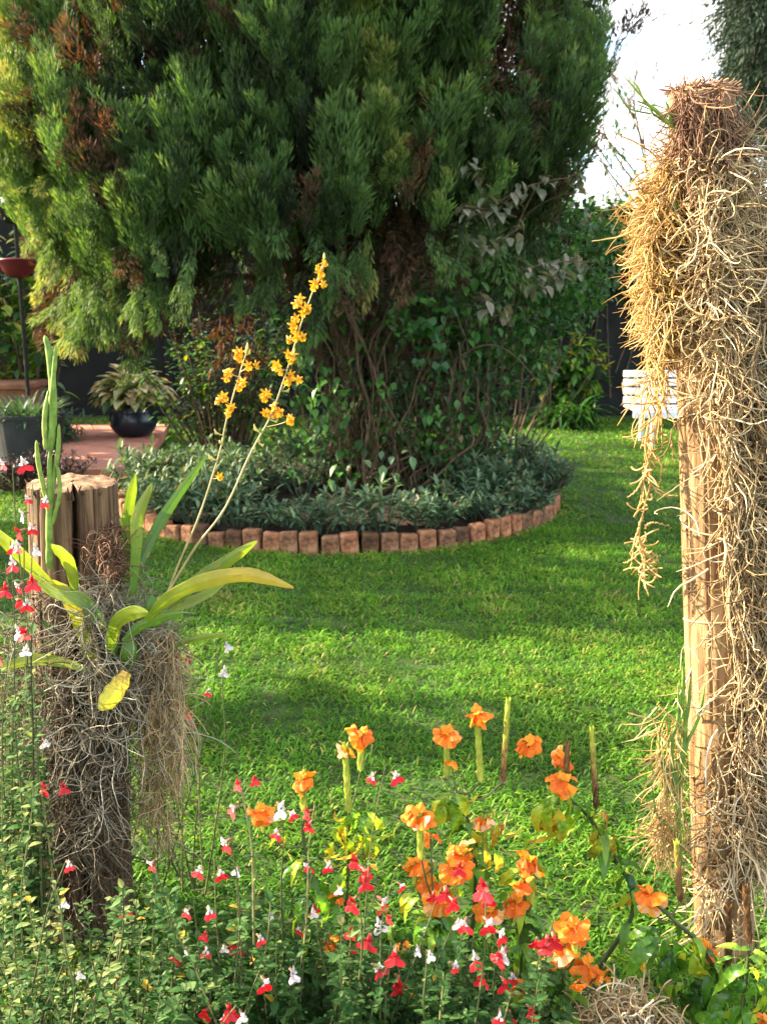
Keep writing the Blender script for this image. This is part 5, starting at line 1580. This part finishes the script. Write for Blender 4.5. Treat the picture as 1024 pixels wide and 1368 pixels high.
def spike_mesh(g, p0, p1, r, tint0, tint1):
    """spike of overlapping pointed bracts in four ranks"""
    p0, p1 = np.array(p0), np.array(p1); ax = nrm(p1 - p0); Ln = np.linalg.norm(p1 - p0)
    m = 9; u = np.linspace(0, 1, m)
    P = p0 + (p1 - p0) * u[:, None]
    tubes(g, P, r * .7 * np.interp(u, [0, .1, .7, 1], [.5, 1, .9, .25]), 7, np.mean([tint0, tint1]))
    s = nrm(np.cross(ax, [0, 1, 0.2])); w = np.cross(ax, s)
    nk = max(8, int(Ln / .0065)); L, D, T, Z = [], [], [], []
    for i in range(nk):
        t = i / nk
        for q in range(4):
            a = q * math.pi / 2 + i * .35
            o = s * math.cos(a) + w * math.sin(a)
            L.append(p0 + ax * Ln * t + o * r * .55 * (1 - .4 * t)); D.append(ax + o * .22); T.append(tint0 + (tint1 - tint0) * t + rng.normal(0, .06)); Z.append(o)
    inst(g, leaf(1, .42, 3, -.25, .1, .8), frames(np.array(D), np.array(Z)), np.array(L), r * 2.6, np.clip(np.array(T), 0, 1))

def quilted(n=14):
    """ovate leaf, puckered between its side veins, wavy edge, drooping tip"""
    v = []; f = []
    for i in range(n + 1):
        t = i / n
        w = .155 * math.sin(math.pi * min(1, max(.03, t ** .8))) ** .85 if i < n else .004
        for j, sx in enumerate((-1, -.55, 0, .55, 1)):
            pk = .020 * math.sin(t * 46 - abs(sx) * 5) * (1 - t * .5) * (abs(sx) > 0)
            ed = .035 * math.sin(t * 17 + sx * 2.0) * (abs(sx) == 1)
            v.append((sx * w, t * (1 - .34 * t), .45 * w * abs(sx) + pk + ed - .85 * t * t))
    for i in range(n):
        for j in range(4):
            b = i * 5 + j; f.append((b, b + 1, b + 6, b + 5))
    return np.array(v), [np.array(f)]
CL = quilted()
def crossandra(label, px, Y, heads, spikes, leaves, joints):
    """heads: (x, y, kind, spike length px); spikes: bare (x0,y0,x1,y1,t0,t1); leaves: (x,y,dx,dy,len px,tint)"""
    b = np.array([pt(px, 1330, Y)[0], Y, 0])
    root = thing('crossandra', label, 'flowering plant', b, 'orange flowering crossandras')
    gs = G()
    hub = [pt(x, y, Y) for x, y in joints]
    main = spline([b] + hub[::-1] if hub[0][2] > hub[-1][2] else [b] + hub, 20)
    tubes(gs, main, np.linspace(.0055, .003, 20), 6, .3)
    def connect(q):
        d = np.linalg.norm(main - q, axis=1) + .8 * np.maximum(0, main[:, 2] - q[2] + .02)
        p = main[np.argmin(d)]
        tubes(gs, spline([p, p * .5 + q * .5 + [0, 0, -.01 - .1 * abs(q[0] - p[0])], q], 8), np.linspace(.0026, .0018, 8), 6, .6)
    for x, y, kind, ln in heads:
        Yh = Y + rng.normal(0, .03)
        top = pt(x, y + 4, Yh)
        bot = pt(x + rnd(-3, 3) + (2 if ln > 30 else 0), y + ln, Yh) if ln else None
        gsp = G()
        if ln:
            spike_mesh(gsp, bot, top, .0086 if ln > 30 else .0066, .75, .95 if kind != 'brown' else .3)
            sp = gsp.build('flower_spike', M['spike'], root, inv=b)
            connect(bot)
        else:
            sp = root; connect(top)
        o = flower_head('half' if kind == 'half' else kind).build('flower_head', M['orange'], sp)
        o.location = tuple(top - b + [0, -.004, .004]); o.rotation_euler = (rnd(.05, .45), rnd(-.25, .25), 0)
        z = {'full': 1.0, 'half': .92, 'pale': .85, 'small': .62}[kind] * rnd(.95, 1.1)
        o.scale = (z, z, z)
    for x0, y0, x1, y1, t0, t1 in spikes:
        g = G(); p0, p1 = pt(x0, y0, Y), pt(x1, y1, Y)
        spike_mesh(g, p0, p1, .0080, t0, t1); g.build('bare_spike', M['spike'], root, inv=b); connect(p0)
    gs.build('stem', M['cstem'], root, smooth=True, inv=b)
    gl = G()
    more = [(x + rnd(-14, 14), y + rnd(-8, 16), dx + rnd(-.7, .7), dy + rnd(-.3, .4), ln * rnd(.5, .9), min(1, max(0, ti + rnd(-.2, .2)))) for _ in range(2) for x, y, dx, dy, ln, ti in leaves]
    for x, y, dx, dy, ln, ti in leaves + more:
        p = pt(x, y, Y + rnd(-.04, .02))
        d = np.array([dx, rnd(-.5, .1), -dy], float)
        s_ = ln / F * Y * rnd(.65, .95)
        V = (CL[0] * [1, 1, rnd(.6, 1.5)] * s_) @ frames(nrm(d)[None], nrm(np.array([rnd(-.8, .8), -.5, .9])))[0].T + p
        u = (np.arange(56) // 4) / 13
        gl.add(V, CL[1][0], np.clip(ti + .22 * (u - .45) + .10 * np.sin(u * 40) * ((np.arange(56) % 4) % 3 == 0) + rng.normal(0, .06, 56), 0, 1))
    n = 14
    i = rng.integers(3, 14, n)
    a = rnd(0, 6.28, n); el = rng.normal(-.1, .35, n)
    inst(gl, CL, frames(np.stack([np.cos(a) * np.cos(el), np.sin(a) * np.cos(el), np.sin(el)], -1)), main[i], rnd(.05, .085, n), np.clip(rng.normal(.3, .16, n), 0, .8))
    gl.build('leaves', M['crossleaf'], root, smooth=True, inv=b)

crossandra('crossandra with one deep orange head standing apart on the left', 415, 1.78, [(403, 1040, 'full', 45), (351, 1082, 'full', 30)], [], [(405, 1200, -.4, .5, 70, .3), (420, 1190, .5, .4, 75, .35), (360, 1110, .5, .6, 50, .7)], [(412, 1230), (408, 1150), (404, 1100)])
crossandra('crossandra with yellowing wilted leaves and a pale fading head', 468, 1.80, [(482, 980, 'full', 50), (461, 997, 'pale', 88), (444, 1258, 'half', 20), (452, 1196, 'small', 0)], [],
           [(462, 1095, -.5, .9, 70, .7), (470, 1085, .5, .7, 78, .45), (478, 1090, .8, .9, 90, .5), (455, 1110, -.3, 1, 62, .72), (465, 1120, .2, 1, 80, .62), (445, 1130, -.4, .9, 60, .8), (488, 1130, .3, 1, 66, .75), (440, 1190, -.3, .7, 74, .35), (405, 1170, .7, .5, 80, .28), (490, 1085, .5, .35, 60, .66)],
           [(462, 1230), (465, 1160), (466, 1085)])
crossandra('crossandra with two tall heads on green spikes over drooping yellow leaves', 610, 1.84, [(596, 980, 'full', 58), (637, 954, 'full', 90), (603, 1014, 'small', 0), (646, 1092, 'pale', 100)], [(671, 1045, 678, 940, .15, .85)],
           [(600, 1062, -.9, .55, 70, .68), (596, 1066, -.35, 1, 90, .5), (608, 1060, .75, .7, 72, .58), (604, 1070, .2, 1, 86, .42), (592, 1075, -.2, 1, 70, .62), (630, 1110, .5, .9, 66, .72), (655, 1105, .5, 1, 60, .9), (640, 1130, -.6, .6, 56, .6), (640, 1160, .5, .6, 70, .3)],
           [(630, 1240), (634, 1150), (622, 1085), (610, 1058)])
crossandra('crossandra with many crowded orange heads near the picture middle', 580, 1.72, [(560, 1087, 'full', 60), (575, 1117, 'small', 0), (555, 1153, 'half', 30), (617, 1140, 'full', 20), (608, 1160, 'full', 0), (576, 1180, 'full', 25), (586, 1202, 'full', 30), (592, 1190, 'half', 0), (594, 1228, 'small', 0), (536, 1258, 'small', 0)], [],
           [(575, 1230, -.7, .4, 80, .3), (590, 1225, .7, .5, 80, .3), (560, 1200, -.8, .3, 70, .55), (600, 1190, .5, .8, 60, .7), (520, 1230, -.6, .3, 80, .25)], [(580, 1280), (582, 1230), (578, 1200)])
crossandra('crossandra with a broad head above brown withering leaves right of the middle', 695, 1.74, [(706, 1147, 'full', 60), (688, 1203, 'full', 30), (652, 1215, 'half', 0), (700, 1175, 'half', 0)], [],
           [(690, 1165, -.7, .4, 60, .6), (700, 1180, .6, .9, 60, .78), (676, 1190, -.3, 1, 70, .35), (700, 1110, -.3, -.4, 30, .66), (660, 1140, .5, .8, 60, .78), (715, 1150, .3, 1, 60, .88)], [(695, 1270), (700, 1210), (700, 1190)])
crossandra('crossandra with two stacked heads behind a brown seed spike and wilted orange leaves', 770, 1.88, [(705, 993, 'full', 0), (750, 1012, 'full', 20), (752, 1043, 'full', 20)], [(755, 1060, 757, 998, .05, .25), (796, 1080, 790, 977, .0, .8)],
           [(745, 1065, -.9, .6, 66, .55), (750, 1062, .8, .45, 66, .58), (735, 1075, -.45, 1, 90, .6), (745, 1080, .05, 1, 110, .84), (755, 1085, .25, 1, 90, .55), (765, 1075, .6, .9, 70, .45), (730, 1085, -.2, 1, 100, .62), (742, 1095, .25, 1, 85, .8), (800, 1085, .8, .6, 50, .92), (795, 1100, .1, 1, 70, .62), (810, 1120, .7, .7, 62, .8), (818, 1118, .5, 1, 60, .95), (800, 1120, -.3, 1, 62, .8), (815, 1125, .3, .9, 40, .55), (700, 1120, .4, 1, 60, .6), (835, 1190, -.2, 1, 62, .66), (850, 1180, .3, 1, 40, .5), (825, 1160, .6, .8, 50, .45)],
           [(850, 1210), (828, 1160), (808, 1120), (775, 1080), (748, 1060)])
crossandra('low crossandra with three bright orange heads by the dry root heap', 765, 1.68, [(766, 1237, 'full', 40), (750, 1263, 'half', 30), (784, 1288, 'full', 30), (740, 1275, 'half', 0), (712, 1318, 'full', 0), (768, 1310, 'small', 0), (795, 1303, 'small', 0), (808, 1300, 'small', 0), (690, 1316, 'half', 0)], [],
           [(745, 1300, -.6, .6, 80, .15), (760, 1310, .5, .7, 70, .4), (725, 1320, -.6, .5, 80, .2), (740, 1330, .3, .9, 70, .5), (700, 1290, .8, .1, 70, .25), (690, 1330, -.4, .5, 70, .55)], [(752, 1370), (752, 1330), (752, 1295)])
crossandra('crossandra with large veined green leaves at the foot of the tall pole', 905, 1.70, [(867, 1194, 'full', 18), (941, 1266, 'half', 0), (1022, 1362, 'half', 0)], [(908, 1205, 903, 1130, .05, .6), (972, 1290, 973, 1215, .0, .1)],
           [(880, 1255, -.9, .25, 110, .22), (900, 1270, -.5, .8, 110, .12), (895, 1262, .4, .9, 130, .28), (925, 1275, .2, 1, 90, .66), (940, 1285, .5, .8, 70, .5), (930, 1320, -.5, .9, 130, .12), (945, 1320, .5, .9, 120, .18), (905, 1300, -.7, .6, 90, .58), (860, 1270, -.4, .9, 60, .76), (880, 1320, -.7, .4, 90, .2), (870, 1240, -.9, .1, 70, .3), (960, 1310, .8, .2, 80, .3), (905, 1290, .2, 1, 70, .2)],
           [(960, 1330), (935, 1265), (900, 1230), (872, 1205)])
crossandra('bushy green leaved crossandra in the bottom right corner', 1000, 1.62, [], [(1000, 1260, 995, 1190, .0, .15)],
           [(990, 1290, -.8, .2, 70, .35), (1000, 1280, .6, .1, 70, .5), (985, 1310, -.4, .7, 80, .25), (1010, 1310, .5, .7, 80, .45), (975, 1330, -.8, .4, 90, .2), (1000, 1340, .1, 1, 80, .55), (1020, 1330, .3, .9, 70, .6), (965, 1350, -.6, .6, 80, .25), (1015, 1300, .8, -.2, 70, .4), (990, 1270, -.4, -.3, 50, .5), (1015, 1265, .3, -.4, 50, .45)],
           [(990, 1360), (995, 1310), (1000, 1268)])
